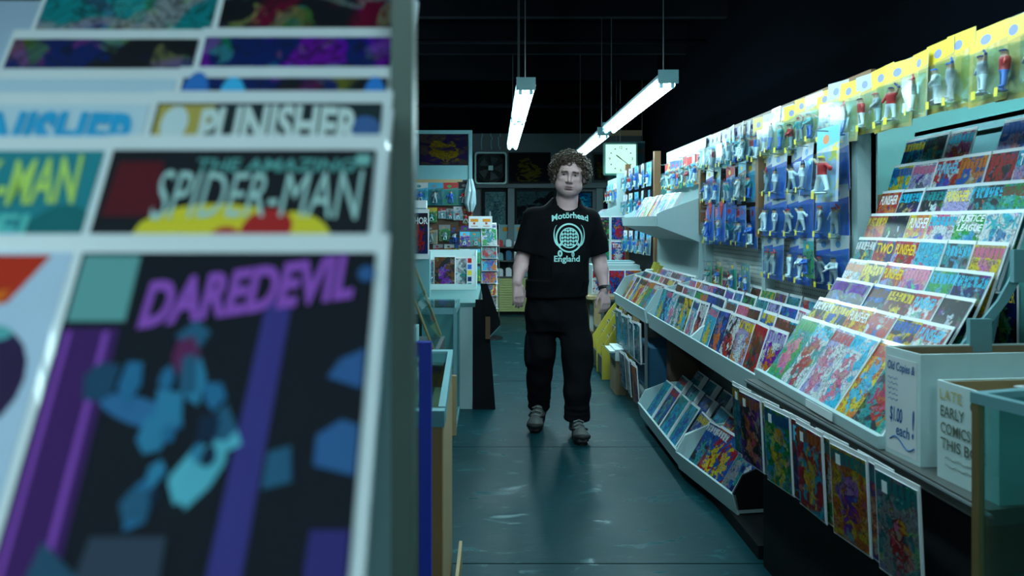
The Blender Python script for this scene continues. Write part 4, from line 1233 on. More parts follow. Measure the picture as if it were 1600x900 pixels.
MB().box((-SW + 0.02, 0.02, 0.40), (-0.022, 0.24, 0.407)).build('shelf', M_GLASS, t)
o = MB().box((-0.285, 4.90, 0.0), (-0.245, 4.94, 0.38)).build('wooden_post', M_TAN); tag(o, 'short tan wooden post between the two left display cases', 'post')

# white panelled table with a black covering board
t = thing('panelled_table', 'pale topped table with white front panel and black side board', 'table', (-0.14, 5.60, 0))
MB().box((-0.95, 0, 0.745), (0.012, 1.65, 0.775)).build('table_top', mat('teal_laminate', (0.085, 0.22, 0.22), 0.45), t)
MB().box((-0.90, 0.005, 0.0), (-0.022, 0.025, 0.744)).build('front_panel', M_WHITE, t)
MB().box((-0.020, 0.0, 0.0), (0.0, 1.60, 0.744)).build('side_panel', M_BLACK, t)
MB().hexa([(-0.021, -0.012, 0.0), (0.145, -0.012, 0.0), (0.145, 0.02, 0.0), (-0.021, 0.004, 0.0)], [(0.0, -0.012, 0.80), (0.085, -0.012, 0.80), (0.085, 0.02, 0.80), (0.0, 0.004, 0.80)]).build('black_board', M_BLACK, t)
t = link('black_flap', None, t); t.location = (0.045, -0.05, 0.52)
MB().prism([(-0.01, 0.40), (0.04, 0.40), (0.135, 0.13), (0.135, 0.10), (0.06, 0.02), (0.03, 0.0), (0.03, 0.16)], 0, 0.012).build('flap', M_BLACK, t)
MB().box((0.028, -0.006, 0.0), (0.062, -0.0005, 0.16)).build('brown_edge', M_WOOD, t)
MB().hexa([(0.062, -0.004, 0.012), (0.135, -0.004, 0.088), (0.135, 0.0, 0.088), (0.062, 0.0, 0.012)], [(0.062, -0.004, 0.022), (0.135, -0.004, 0.10), (0.135, 0.0, 0.10), (0.062, 0.0, 0.022)]).build('pale_edge', M_TEALM, t)

# white magazine box on the table
t = thing('magazine_box', 'open white cardboard box of magazines on the pale table', 'box', (-0.40, 6.70, 0.776))
for nm, lo, hi in (('front_wall', (-0.25, 0, 0), (0.24, 0.006, 0.05)), ('back_wall', (-0.25, 0.30, 0), (0.24, 0.306, 0.34)), ('bottom', (-0.25, 0.007, 0), (0.24, 0.299, 0.005))):
    MB().box(lo, hi).build(nm, M_CARDB, t)
for x in (-0.25, 0.234):
    MB().prism([(0.007, 0), (0.299, 0), (0.299, 0.34), (0.10, 0.30), (0.007, 0.05)], x, x + 0.006, 'x').build('side_wall', M_CARDB, t)
for k, (x, c, nm) in enumerate(((-0.06, (BRN, BLK, PUR), 'dark framed'), (0.12, (WHT, GRY, TEA), 'pale'), (-0.19, (TEA, WHT, GRY), 'grey'))):
    comic('%s magazine standing in the open white box' % nm, 'magazines in the white box', (-0.40 + x + 0.02, 6.725 + 0.02 * k, 0.782), 0, R(8), c, scale=1.06 - 0.05 * k, name='magazine', title=None, band=0)
t = thing('film_strip_card', 'white card with a column of small coloured pictures in the magazine box', 'card', (-0.215, 6.718, 0.782), (R(-5), 0, 0))
MB().box((-0.03, 0, 0), (0.045, 0.003, 0.29)).build('card', M_BOARD, t)
for k in range(5):
    q = MB().box((-0.022, -0.0015, 0.012 + 0.054 * k), (0.012, -0.0005, 0.052 + 0.054 * k)).build('picture', M_INK, t)
    q['ca'] = [TEA, NAV, YEL, BLU, RED][k]
t = thing('clear_bag', 'glossy clear bag leaning beside the magazines in the white box', 'bag', (-0.60, 6.75, 0.783))
mb = MB()
rng = random.Random(3)
G = [[(0.013 * i - 0.05, -0.02 + rng.uniform(-0.012, 0.012), 0.022 * j) for i in range(9)] for j in range(10)]
mb.add([p for row in G for p in row], [(j * 9 + i, j * 9 + i + 1, j * 9 + i + 10, j * 9 + i + 9) for j in range(9) for i in range(8)])
q = mb.build('plastic', M_BAG, t); md = q.modifiers.new('thick', 'SOLIDIFY'); md.thickness = 0.002
# tall poster card on a stand at far left
t = thing('thor_card', 'white bordered magazine poster with bold title on a pale stand', 'poster', (-0.565, 6.0, 0.776))
t.name = 'poster_card'
MB().box((-0.075, 0.01, 0), (0.055, 0.12, 0.36)).build('stand', M_TEALM, t)
MB().box((-0.10, 0.0, 0.30), (0.052, 0.006, 0.69)).build('board', M_BOARD, t)
c = link('cover', ME_COVER, t); c.location = (-0.026, -0.003, 0.335); c.scale = (0.82, 1, 1.23); c['ca'], c['cb'], c['cc'] = NAV, BLK, RED; c['ct'] = BLK; c['band'] = 1.0; c['seed'] = 4.2
l = link('title_lettering', text_mesh('THOR', 0.135, 0.055, 0, 0.0022, 0, 0, 0.03), t); l.location = (-0.026, -0.003, 0.60); l['ca'] = WHT
MB().box((-0.09, 0.008, 0.70), (0.03, 0.09, 0.76)).build('top_carton', M_BOARD, t)
MB().box((-0.09, 0.012, 0.361), (0.03, 0.09, 0.699)).build('carton_stack', M_TEALM, t)

# ------------------------------------------------------------------ far left toy wall with poster board
t = thing('toy_board', 'brown toy pegboard with a tan top edge at the far left', 'pegboard', (-0.64, 9.5, 0))
MB().box((-0.66, 0.0, 0.0), (0.34, 0.03, 1.86)).build('board', mat('dark_brown_pegboard', (0.075, 0.042, 0.022), 0.7), t)
MB().box((-0.66, -0.02, 1.861), (0.24, 0.03, 1.90)).build('top_edge', M_TAN, t)
t = thing('poster_board', 'pale board with a dark fantasy coloured poster above the far toys', 'poster', (-0.64, 9.56, 1.90))
MB().box((-0.66, 0, 0), (0.36, 0.03, 0.60)).build('board', M_TEALM, t)
MB().box((-0.30, -0.006, 0.18), (0.31, -0.001, 0.57)).build('poster_sheet', M_BLACK, t)
c = link('poster_print', ME_POSTER, t); c.location = (0.005, -0.009, 0.185); c.scale = (3.5, 1, 1.44); c['ca'], c['cb'], c['cc'] = (0.05, 0.035, 0.03), (0.018, 0.012, 0.05), (0.16, 0.11, 0.02); c['ct'] = BLK; c['band'] = 0.0; c['seed'] = 11.3
MB().box((-0.66, -0.02, 0.575), (0.36, 0.03, 0.615)).build('top_frame', M_TEALM, t)
MB().box((0.32, -0.02, 0), (0.36, -0.0005, 0.574)).build('side_frame', M_TEALM, t)
far = [(-0.92, 1.86, 1.25, (CYA, WHT, TEA)), (-0.73, 1.86, 1.25, (TEA, CYA, GRY)), (-0.545, 1.86, 1.25, (TEA, RED, GRN)), (-0.36, 1.87, 1.3, (TEA, BLK, GRY)),
       (-0.90, 1.56, 0.9, (RED, WHT, WHT)), (-0.77, 1.55, 0.8, (GRN, YEL, TAN)), (-0.65, 1.55, 0.6, (WHT, RED, GRY)), (-0.55, 1.54, 0.6, (TEA, GRY, BRN)), (-0.45, 1.565, 0.75, (WHT, WHT, GRY)), (-0.35, 1.56, 1.0, (RED, RED, YEL)),
       (-0.90, 1.34, 0.8, (BLU, YEL, NAV)), (-0.78, 1.33, 1.0, (TAN, BRN, GRY)), (-0.62, 1.34, 0.9, (GRN, GRY, TAN)), (-0.49, 1.33, 1.0, (BRN, BRN, BLU)), (-0.35, 1.33, 1.0, (YEL, PUR, GRN)),
       (-0.86, 1.11, 0.8, (RED, MAR, BRN)), (-0.70, 1.10, 0.8, (BRN, GRY, RED)), (-0.56, 1.10, 0.8, (ORG, WHT, BRN)), (-0.42, 1.11, 0.9, (GRN, BLU, YEL))]
for k, (x, z, sc, c) in enumerate(far):
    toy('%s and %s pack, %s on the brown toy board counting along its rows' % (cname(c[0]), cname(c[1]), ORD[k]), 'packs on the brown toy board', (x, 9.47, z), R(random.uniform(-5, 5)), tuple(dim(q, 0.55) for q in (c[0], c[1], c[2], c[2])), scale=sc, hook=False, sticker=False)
t = thing('bag_bundle', 'bundle of crinkled clear bags hanging from the toy board end', 'bags', (-0.30, 9.40, 1.50))
for k in range(6):
    a = k * 1.05
    MB().tube([(0.02 * math.cos(a), 0.02 * math.sin(a), 0.40), (0.045 * math.cos(a + 0.3), 0.03 * math.sin(a), 0.25), (0.05 * math.cos(a - 0.3), 0.035 * math.sin(a), 0.10), (0.025 * math.cos(a), 0.02 * math.sin(a), 0)], [0.012, 0.026, 0.028, 0.008], 7).build('bag', mat('crinkled_plastic', (0.30, 0.42, 0.45), 0.15), t)

# white sign with two orange marks on a spinner rack
t = thing('spinner_rack', 'wire spinner rack full of comics under the white sign', 'rack', (-0.06, 9.05, 0))
MB().tube([(0, 0.0, 0.02), (0, 0, 1.5)], 0.015, 8).build('pole', M_STEEL, t)
MB().tube([(0, 0, 0), (0, 0, 0.02)], [0.16, 0.15], 14).build('base', M_BLACK, t)
for k in range(7):
    z = 0.22 + 0.145 * k
    for (x0, x1, y) in ((-0.11, 0.11, -0.12), (-0.11, 0.11, 0.12)):
        MB().tube([(x0, y, z), (x1, y, z)], 0.004, 5).build('wire_pocket', M_STEEL, t)
    MB().tube([(-0.11, -0.12, z), (-0.11, 0.12, z)], 0.004, 5).build('wire_pocket', M_STEEL, t)
    MB().tube([(0.11, -0.12, z), (0.11, 0.12, z)], 0.004, 5).build('wire_pocket', M_STEEL, t)
for x in (-0.11, 0.11):
    for y in (-0.12, 0.12):
        MB().tube([(x, y, 0.2), (x, y, 1.35)], 0.004, 5).build('upright_wire', M_STEEL, t)
for k in range(7):
    c = [(GRN, YEL, TEA), (BRN, GRY, WHT), (RED, YEL, NAV), (BLU, ORG, RED), (CYA, ORG, BLU), (TEA, RED, GRY), (GRN, WHT, TEA)][k]
    comic('%s cover comic in the spinner rack, %s pocket from the bottom' % (cname(c[0]), ORD[k]), 'comics in the spinner rack', (-0.06, 8.91, 0.225 + 0.145 * k), R(8), R(14), c, band=1, tband=random.choice(PAL))
t = thing('white_sign', 'white sign with two orange marks above the spinner rack', 'sign', (-0.15, 8.88, 1.30))
MB().box((-0.15, 0, 0), (0.12, 0.006, 0.14)).build('board', M_BOARD, t)
for x in (-0.085, 0.055):
    for nm, lo, hi, cc in (('orange_mark', (x - 0.045, -0.001, 0.075), (x + 0.045, 0, 0.11), (0.75, 0.28, 0.03)), ('small_mark', (x - 0.015, -0.001, 0.045), (x + 0.01, 0, 0.07), (0.5, 0.1, 0.05)), ('caption_line', (x - 0.04, -0.001, 0.02), (x + 0.04, 0, 0.03), (0.5, 0.3, 0.25))):
        q = MB().box(lo, hi).build(nm, M_INK, t); q['ca'] = cc
MB().tube([(-0.01, 0.01, -1.3), (-0.01, 0.01, 0)], 0.006, 6).build('sign_post', M_STEEL, t)
# second rack of packs left of the spinner
t = thing('counter_rack', 'low rack with small packs between toy board and spinner', 'rack', (-0.30, 8.9, 0))
MB().box((-0.10, 0, 0.0), (0.13, 0.02, 1.28)).build('panel', M_DTOP, t)
MB().box((-0.10, -0.12, 0.0), (0.13, -0.001, 0.03)).build('foot', M_DTOP, t)
for r in range(4):
    for k in range(2):
        toy('%s small pack on the low rack, %s row' % (('left', 'right')[k] if False else ('inner', 'outer')[k], ORD[r]), 'packs on the low rack', (-0.345 + 0.12 * k, 8.885, 1.26 - 0.2 * r), 0, (random.choice([TEA, GRN, YEL, PUR]), random.choice([CYA, TEA, WHT]), random.choice([ORG, GRY, YEL]), ORG), scale=0.75, hook=False, sticker=False)

# ================================================================== BACK WALL
YW = BY - 0.012
# box fan
t = thing('box_fan', 'square box fan with a pale rounded frame high on the back wall', 'fan', (-0.06, BY - 0.15, 1.955))
m = MB()
n = 28
def rsq(h, r):
    pts = []
    for cx, cy, a0 in ((h - r, h - r, 0), (-h + r, h - r, 90), (-h + r, -h + r, 180), (h - r, -h + r, 270)):
        for j in range(7):
            a = R(a0 + 15 * j); pts.append((cx + r * math.cos(a), cy + r * math.sin(a)))
    return pts
O_, I_ = rsq(0.245, 0.05), rsq(0.222, 0.04)
vs = [(x, 0, z + 0.245) for x, z in O_] + [(x, 0, z + 0.245) for x, z in I_] + [(x, 0.10, z + 0.245) for x, z in O_] + [(x, 0.10, z + 0.245) for x, z in I_]
fs = []
for i in range(n):
    j = (i + 1) % n
    fs += [(i, j, n + j, n + i), (2 * n + i, 3 * n + i, 3 * n + j, 2 * n + j), (i, 2 * n + i, 2 * n + j, j), (n + i, n + j, 3 * n + j, 3 * n + i)]
m.add(vs, fs); m.build('frame', mat('pale_fan_plastic', (0.40, 0.62, 0.60), 0.4), t)
MB().box((-0.222, 0.095, 0.025), (0.222, 0.1, 0.465)).build('back_shell', M_BLACK, t)
for k in range(5):
    a = k * 2 * PI / 5
    def pt(r, da, y):
        return (r * math.cos(a + da), y, 0.245 + r * math.sin(a + da))
    MB().hexa([pt(0.04, -0.3, 0.05), pt(0.04, 0.3, 0.07), pt(0.19, 0.38, 0.07), pt(0.19, -0.38, 0.05)], [pt(0.04, -0.3, 0.053), pt(0.04, 0.3, 0.073), pt(0.19, 0.38, 0.073), pt(0.19, -0.38, 0.053)]).build('blade', M_DARKW, t)
MB().box((-0.035, -0.004, 0.21), (0.035, 0.01, 0.28)).build('hub_badge', mat('pale_fan_plastic', (0.4, 0.6, 0.6), 0.4), t)
g = MB()
for k in range(9):
    r = 0.05 + 0.021 * k
    g.tube([(r * math.cos(2 * PI * j / 24), 0.012, 0.245 + r * math.sin(2 * PI * j / 24)) for j in range(25)], 0.0012, 4, cap=False)
g.build('grille', M_STEEL, t)['kind'] = 'stuff'


def poster(label, x0, x1, z0, z1, cols, frame=None, seed=1.0, y=YW, name='poster'):
    t = thing(name, label, 'poster', ((x0 + x1) / 2, y, z0), group='posters on the back wall')
    w, h = x1 - x0, z1 - z0
    MB().box((-w / 2, -0.004, 0), (w / 2, 0.008, h)).build('sheet', M_BLACK, t)
    c = link('print', ME_POSTER, t); c.location = (0, -0.0065, 0.02); c.scale = ((w - 0.04) / CW, 1, (h - 0.05) / CH)
    c['ca'], c['cb'], c['cc'] = cols; c['ct'] = cols[0]; c['band'] = 0.0; c['seed'] = seed
    if frame:
        for lo, hi in (((-w / 2 - 0.03, -0.02, -0.03), (w / 2 + 0.03, 0.008, 0)), ((-w / 2 - 0.03, -0.02, h), (w / 2 + 0.03, 0.008, h + 0.03)), ((-w / 2 - 0.03, -0.02, 0), (-w / 2, 0.008, h)), ((w / 2, -0.02, 0), (w / 2 + 0.03, 0.008, h))):
            MB().box(lo, hi).build('frame', frame, t)
    return t


BK = (0.006, 0.007, 0.010)
poster('black poster with an olive and yellow motif beside the box fan', 0.21, 0.86, 1.97, 2.45, (BK, BK, (0.11, 0.09, 0.02)), seed=3.3)
poster('pale line drawing poster under the ledge below the fan', -0.17, 0.19, 1.30, 1.86, ((0.14, 0.26, 0.28), (0.20, 0.34, 0.36), (0.10, 0.2, 0.22)), frame=M_BLACK, seed=8.1)
poster('black poster with pale scrawl at its top under the ledge', 0.32, 0.92, 1.02, 1.86, (BK, (0.05, 0.09, 0.10), BK), frame=M_BLACK, seed=5.7)
poster('small blue poster under the ledge behind the man', 1.12, 1.50, 1.55, 1.85, ((0.05, 0.2, 0.35), NAV, CYA), seed=2.2)
poster('dark poster with an olive streak beneath the lit clock', 1.52, 1.70, 2.02, 2.42, (BK, (0.03, 0.03, 0.02), (0.10, 0.08, 0.01)), frame=M_DARKW, seed=9.4)
poster('small green and yellow poster under the ledge near the end panel', 1.67, 1.95, 1.45, 1.80, (NAV, BK, (0.2, 0.25, 0.05)), seed=6.4)
t = poster('dark framed television screen above the toy wall', 2.02, 2.22, 1.65, 2.12, (BK, (0.02, 0.03, 0.035), BK), frame=M_TEALM, seed=7.4, name='television')
t['category'] = 'television'; del t['group']
# fluttering paper strips at the top of the wall
for k, x in enumerate((-0.20, -0.05, 0.07, 0.20)):
    m = MB(); rr = random.Random(k)
    pts = [(x + rr.uniform(-0.015, 0.015), 2.74 - 0.05 * j) for j in range(6)]
    for j in range(5):
        m.box((min(pts[j][0], pts[j + 1][0]) - 0.008, YW - 0.004, pts[j + 1][1]), (min(pts[j][0], pts[j + 1][0]) + 0.010, YW - 0.001, pts[j][1]))
    o = m.build('drip_streak', M_TEALM); tag(o, 'thin pale strip at the top of the back wall, %s from the poster board' % ORD[k], 'strip', 'pale strips on the back wall')
# lit clock
M_CLOCK = make_emit('lit_clock_face', (0.55, 1.0, 0.82), 1.15)
t = thing('wall_clock', 'square lit clock hanging before the sign with orange letters', 'clock', (1.79, 10.9, 2.06))
MB().box((-0.245, 0.0, -0.02), (0.245, 0.10, 0.45)).build('case', mat('mint_clock_case', (0.25, 0.60, 0.50), 0.4), t, bevel=0.03)
MB().box((-0.215, -0.004, 0.01), (0.215, 0.004, 0.42)).build('face', M_CLOCK, t, bevel=0.02)
for h in range(12):
    a = R(30 * h)
    x, z = 0.16 * math.sin(a), 0.215 + 0.16 * math.cos(a)
    if h % 3 == 0:
        l = link('numeral', text_mesh({0: '12', 3: '3', 6: '6', 9: '9'}[h], 0.04 if h == 0 else 0.025, 0.04), t); l.location = (x, -0.0055, z); l['ca'] = (0.05, 0.16, 0.14)
    else:
        MB().box((x - 0.008, -0.0065, z - 0.008), (x + 0.008, -0.0045, z + 0.008)).build('hour_dot', M_DARKW, t)
for nm, ang, ln, wd in (('hour_hand', -52, 0.085, 0.007), ('minute_hand', 128, 0.13, 0.004)):
    q = MB().box((-wd, -0.009, -0.01), (wd, -0.0065, ln)).build(nm, M_BLACK, t); q.location = (0, -0.001 * (1 if nm == 'hour_hand' else 3), 0.215); q.rotation_euler.y = R(ang)
MB().tube([(0, 0.05, 0.45), (0, 0.05, 1.63)], 0.008, 6).build('hanger_rod', M_STEEL, t)
# sign with orange letters
t = thing('opening_sign', 'dark teal sign with faint orange capital letters behind the clock', 'sign', (2.02, 11.3, 2.02))
MB().box((-0.30, 0, 0), (0.22, 0.02, 0.52)).build('board', mat('teal_sign_board', (0.035, 0.13, 0.16), 0.6), t)
MB().box((-0.30, -0.012, 0.521), (0.22, 0.02, 0.545)).build('top_edge', M_TEALM, t)
t.location.x = 1.99
for s, x, z, w, h in (('OPEN', -0.10, 0.40, 0.16, 0.075), ('EVERY', 0.13, 0.40, 0.17, 0.075), ('SUN', -0.10, 0.17, 0.13, 0.075), ('S', 0.10, 0.17, 0.04, 0.075)):
    l = link('lettering', text_mesh(s, w, h, 0, 0.0, 0, 0, 0.02), t); l.location = (x, -0.002, z); l['ca'] = (0.30, 0.11, 0.02)
MB().tube([(-0.2, 0.01, 0.54), (-0.2, 0.01, 1.67)], 0.004, 5).build('hanger', M_STEEL, t)
MB().tube([(0.18, 0.01, 0.54), (0.18, 0.01, 1.67)], 0.004, 5).build('hanger', M_STEEL, t)
# yellow ribbed cabinet and sales counter at the back
t = thing('ribbed_cabinet', 'pale yellow ribbed front cabinet at the back wall', 'cabinet', (0.30, BY - 0.42, 0.05))
MB().box((-0.30, 0.02, 0), (0.65, 0.40, 0.50)).build('body', mat('pale_yellow_metal', (0.50, 0.52, 0.20), 0.5), t)
for k in range(14):
    MB().box((-0.30, 0.004, 0.005 + 0.0355 * k), (0.65, 0.0195, 0.031 + 0.0355 * k)).build('rib', MATS['pale_yellow_metal'], t)
MB().box((-0.28, 0.05, -0.05), (0.63, 0.38, -0.001)).build('plinth', M_BLACK, t)
t = thing('back_shelf', 'dark open shelf with small goods above the yellow cabinet', 'shelf', (0.30, BY - 0.42, 0.551))
for z in (0.0, 0.24, 0.44):
    MB().box((-0.30, 0.0, z), (0.65, 0.38, z + 0.02)).build('shelf_board', M_DTOP, t)
for x in (-0.30, 0.63):
    MB().box((x, 0.0, 0.021), (x + 0.02, 0.38, 0.239)).build('side', M_DTOP, t)
    MB().box((x, 0.0, 0.261), (x + 0.02, 0.38, 0.439)).build('side', M_DTOP, t)
GOODS = [M_BOARD, M_TEALM, mat('red_print', RED, 0.4), M_BOARD, M_DBLUE, M_CARDB, M_TAN, M_BOARD]
for r, z in enumerate((0.572, 0.812, 1.012)):
    for k in range(7):
        h = random.uniform(0.07, 0.15)
        x = 0.04 + 0.125 * k
        q = MB().prism([(x, z), (x + 0.085, z), (x + 0.085, z + h * 0.8), (x + 0.06, z + h), (x + 0.02, z + h), (x, z + h * 0.9)], BY - 0.38, BY - 0.26).build('shop_carton', GOODS[(k * 3 + r) % 8])
        tag(q, 'small carton on the %s board of the back shelf, %s from the spinner rack' % (('lower', 'middle', 'top')[r], ORD[k]), 'carton', 'small cartons on the back shelf')
t = thing('price_banner', 'pale banner with orange marks behind the top cartons of the back shelf', 'sign', (0.32, BY - 0.06, 1.02))
MB().box((-0.25, 0, 0), (0.50, 0.01, 0.32)).build('board', M_TEALM, t)
for k in range(3):
    q = MB().box((-0.20 + 0.22 * k, -0.002, 0.22), (-0.06 + 0.22 * k, -0.0005, 0.28)).build('orange_mark', M_INK, t); q['ca'] = (0.6, 0.25, 0.03)
MB().box((-0.25, 0.0, -0.01), (0.5, 0.01, -0.001)).build('edge', M_STEEL, t)

# ================================================================== FOREGROUND RACK
t = thing('foreground_rack', 'white tiered comic rack with a grey corner post, close to the lens', 'rack', (-0.07, 0.62, 0))
MB().box((-0.014, 0.0, 0.0), (0.004, 0.028, 2.0)).build('corner_post', mat('grey_green_post', (0.11, 0.15, 0.125), 0.4, var=0.35, scale=5), t)
M_FGW = mat('blue_lit_white_enamel', (0.40, 0.52, 0.66), 0.6)  # white enamel with the bluish light put into its colour
MB().hexa([(-0.60, -0.20, 1.02), (-0.016, -0.20, 1.02), (-0.016, -0.19, 1.02), (-0.60, -0.19, 1.02)], [(-0.60, 0.24, 1.60), (-0.016, 0.24, 1.60), (-0.016, 0.25, 1.60), (-0.60, 0.25, 1.60)]).build('sloping_panel', M_FGW, t)
MB().box((-0.60, -0.33, 0.0), (-0.03, -0.30, 1.019)).build('front_panel', M_WHITE, t)
MB().box((-0.60, 0.251, 0.0), (-0.03, 0.27, 1.60)).build('rear_panel', M_WHITE, t)
FG = [(0.448, 1.345, -0.152), (0.500, 1.409, -0.160), (0.583, 1.452, -0.168), (0.640, 1.482, -0.172), (0.70, 1.53, -0.176), (0.755, 1.585, -0.178)]
FLN = 29
M_ART = M_INK


def art(parent, pieces):
    parent = [q for q in parent.children if q.name.startswith('cover')][0]
    for i, (nm, poly, col) in enumerate(pieces):
        y = -0.00155 - 0.00005 * i
        o = MB().prism(poly, y - 0.0002, y).build(nm, M_ART, parent); o['ca'] = col


def ellp(cx, cz, rx, rz, rot=0, n=18):
    return [(cx + rx * math.cos(2 * PI * i / n) * math.cos(rot) - rz * math.sin(2 * PI * i / n) * math.sin(rot), cz + rx * math.cos(2 * PI * i / n) * math.sin(rot) + rz * math.sin(2 * PI * i / n) * math.cos(rot)) for i in range(n)]


def fg_comic(r, col, label, cols, **kw):
    y, z, x = FG[r]
    by, bz = y - 0.278 * math.sin(R(FLN)), z - 0.278 * math.cos(R(FLN))
    return comic(label, 'comics on the foreground rack', (x - 0.177 * col, by + 0.007 * col, bz), 0, R(FLN), cols, **kw)


DVIO = (0.28, 0.07, 0.45)
SHARDS = []
sr = random.Random(5)
for k in range(26):
    cx, cz = sr.gauss(-0.004, 0.014), sr.gauss(0.158, 0.026)
    rr, n_ = sr.uniform(0.004, 0.012), sr.choice([4, 5, 6])
    a0 = sr.uniform(0, 6.28)
    SHARDS.append(('colour_shard', [(cx + rr * sr.uniform(0.5, 1.2) * math.cos(a0 + 2 * PI * j / n_), cz + 1.5 * rr * sr.uniform(0.5, 1.2) * math.sin(a0 + 2 * PI * j / n_)) for j in range(n_)],
                   sr.choice([(0.012, 0.06, 0.12), (0.02, 0.10, 0.18), (0.03, 0.20, 0.34), (0.02, 0.14, 0.28), (0.10, 0.42, 0.52), (0.12, 0.015, 0.08), (0.006, 0.02, 0.05)])))
# row 1
c = fg_comic(0, 0, 'black comic with slanting purple title on the lowest tier of the foreground rack', (BLK, (0.012, 0.016, 0.03), (0.02, 0.03, 0.06)), seed=2.0)
T = CH + 0.006
art(c, [('black_ground', [(-0.084, 0.006), (0.084, 0.006), (0.084, 0.264), (-0.084, 0.264)], (0.006, 0.008, 0.014)), ('corner_block', [(-0.082, 0.222), (-0.050, 0.222), (-0.050, 0.262), (-0.082, 0.262)], (0.13, 0.34, 0.33)),
        ('purple_strip', [(-0.083, 0.07), (-0.052, 0.07), (-0.052, 0.218), (-0.083, 0.218)], (0.055, 0.012, 0.11)),
        ('purple_line', [(-0.080, 0.06), (-0.0775, 0.06), (-0.0775, 0.216), (-0.080, 0.216)], DVIO),
        ('purple_line', [(-0.060, 0.06), (-0.057, 0.06), (-0.057, 0.216), (-0.060, 0.216)], DVIO),
        ('blue_cloud', ellp(-0.030, 0.172, 0.024, 0.007, -0.3), (0.03, 0.14, 0.30)),
        ('indigo_tower', [(0.012, 0.0), (0.030, 0.0), (0.040, 0.235), (0.026, 0.235)], (0.045, 0.035, 0.20)),
        *SHARDS,
        ('blue_patch', [(0.064, 0.190), (0.083, 0.184), (0.083, 0.206), (0.070, 0.200)], (0.03, 0.10, 0.26)),
        ('blue_patch', [(0.062, 0.145), (0.083, 0.140), (0.083, 0.165), (0.074, 0.168), (0.062, 0.160)], (0.03, 0.11, 0.27)),
        ('blue_patch', ellp(0.080, 0.250, 0.005, 0.005), (0.03, 0.10, 0.26)),
        ('grey_base', [(-0.055, 0.02), (0.0, 0.02), (-0.004, 0.112), (-0.040, 0.112)], (0.035, 0.05, 0.08)),
        ('indigo_block', [(0.06, 0.0), (0.083, 0.0), (0.083, 0.115), (0.064, 0.115)], (0.035, 0.025, 0.16)),
        ('blue_base', [(-0.08, 0.03), (-0.045, 0.03), (-0.036, 0.09), (-0.062, 0.11)], (0.02, 0.075, 0.13))])
l = link('title_lettering', text_mesh('DAREDEVIL', 0.118, 0.028, 0.35, 0.0026, 0.0, 0, 0.04), c); l.location = (0.014, 0, 0.240); l.rotation_euler.y = R(-9); l['ca'] = (0.30, 0.08, 0.46)
# row 2
c = fg_comic(1, 0, 'dark comic with white lettering over yellow shapes on the second foreground tier', ((0.012, 0.016, 0.02), BLK, (0.02, 0.02, 0.03)), seed=5.0)
art(c, [('dark_ground', [(-0.084, 0.006), (0.084, 0.006), (0.084, 0.264), (-0.084, 0.264)], (0.010, 0.012, 0.016)), ('red_haze', [(-0.080, 0.215), (-0.045, 0.215), (-0.05, 0.255), (-0.078, 0.255)], (0.10, 0.008, 0.014)),
        ('yellow_arch', ellp(-0.010, 0.203, 0.048, 0.021), (0.72, 0.58, 0.03)),
        ('yellow_arch', ellp(0.045, 0.206, 0.018, 0.010, -0.5), (0.72, 0.58, 0.03)),
        ('red_patch', ellp(0.022, 0.206, 0.016, 0.014, 0.5), (0.42, 0.02, 0.02)),
        ('red_patch', ellp(-0.002, 0.198, 0.010, 0.010), (0.45, 0.03, 0.03)),
        ('price_patch', [(0.072, 0.252), (0.081, 0.252), (0.081, 0.260), (0.072, 0.260)], (0.2, 0.45, 0.42))])
l = link('title_lettering', text_mesh('SPIDER-MAN', 0.128, 0.032, 0.12, 0.0026, 0, 0.15, 0.0), c); l.location = (0.014, 0, 0.230); l['ca'] = (0.42, 0.62, 0.60)
l = link('title_lettering', text_mesh('THE AMAZING', 0.10, 0.010, 0.1, 0.0026, 0, 0, 0.02), c); l.location = (0.022, 0, 0.2515); l['ca'] = (0.12, 0.36, 0.34)
# row 3
c = fg_comic(2, 0, 'pale titled comic with an ochre corner on the third foreground tier', ((0.04, 0.06, 0.07), (0.02, 0.02, 0.03), (0.1, 0.1, 0.1)), seed=7.0)
art(c, [('dark_ground', [(-0.084, 0.006), (0.084, 0.006), (0.084, 0.264), (-0.084, 0.264)], (0.016, 0.03, 0.034)), ('ochre_corner', [(-0.082, 0.20), (-0.05, 0.20), (-0.04, 0.262), (-0.082, 0.262)], (0.45, 0.34, 0.08)), ('white_block', ellp(-0.068, 0.245, 0.010, 0.016), (0.6, 0.7, 0.72)),
        ('blue_patch', ellp(0.072, 0.24, 0.012, 0.012), (0.05, 0.12, 0.3))])
l = link('title_lettering', text_mesh('PUNISHER', 0.118, 0.036, 0, 0.0026, 0.1, 0, 0.04), c); l.location = (0.010, 0, 0.240); l['ca'] = (0.62, 0.72, 0.70)
# row 4
c = fg_comic(3, 0, 'bright blue and dark comic on the fourth foreground tier', (NAV, BLK, (0.1, 0.03, 0.03)), seed=9.0)
art(c, [('cyan_patch', ellp(-0.04, 0.235, 0.012, 0.03, 0.1), (0.05, 0.45, 0.8)), ('blue_patch', ellp(-0.072, 0.24, 0.012, 0.03), (0.03, 0.16, 0.5)), ('blue_patch', ellp(0.074, 0.235, 0.01, 0.03), (0.03, 0.2, 0.6))])
fg_comic(4, 0, 'purple comic on the fifth tier of the foreground rack', (PUR, NAV, CYA), seed=12.0)
fg_comic(5, 0, 'dark red comic at the top of the foreground rack', (MAR, BLK, NAV), seed=14.0)
fg_comic(4, 1, 'navy comic on the fifth foreground tier beside the purple one', (NAV, BLK, TEA), seed=15.0)
fg_comic(5, 1, 'grey comic at the top of the foreground rack', (GRY, TEA, NAV), seed=16.0)
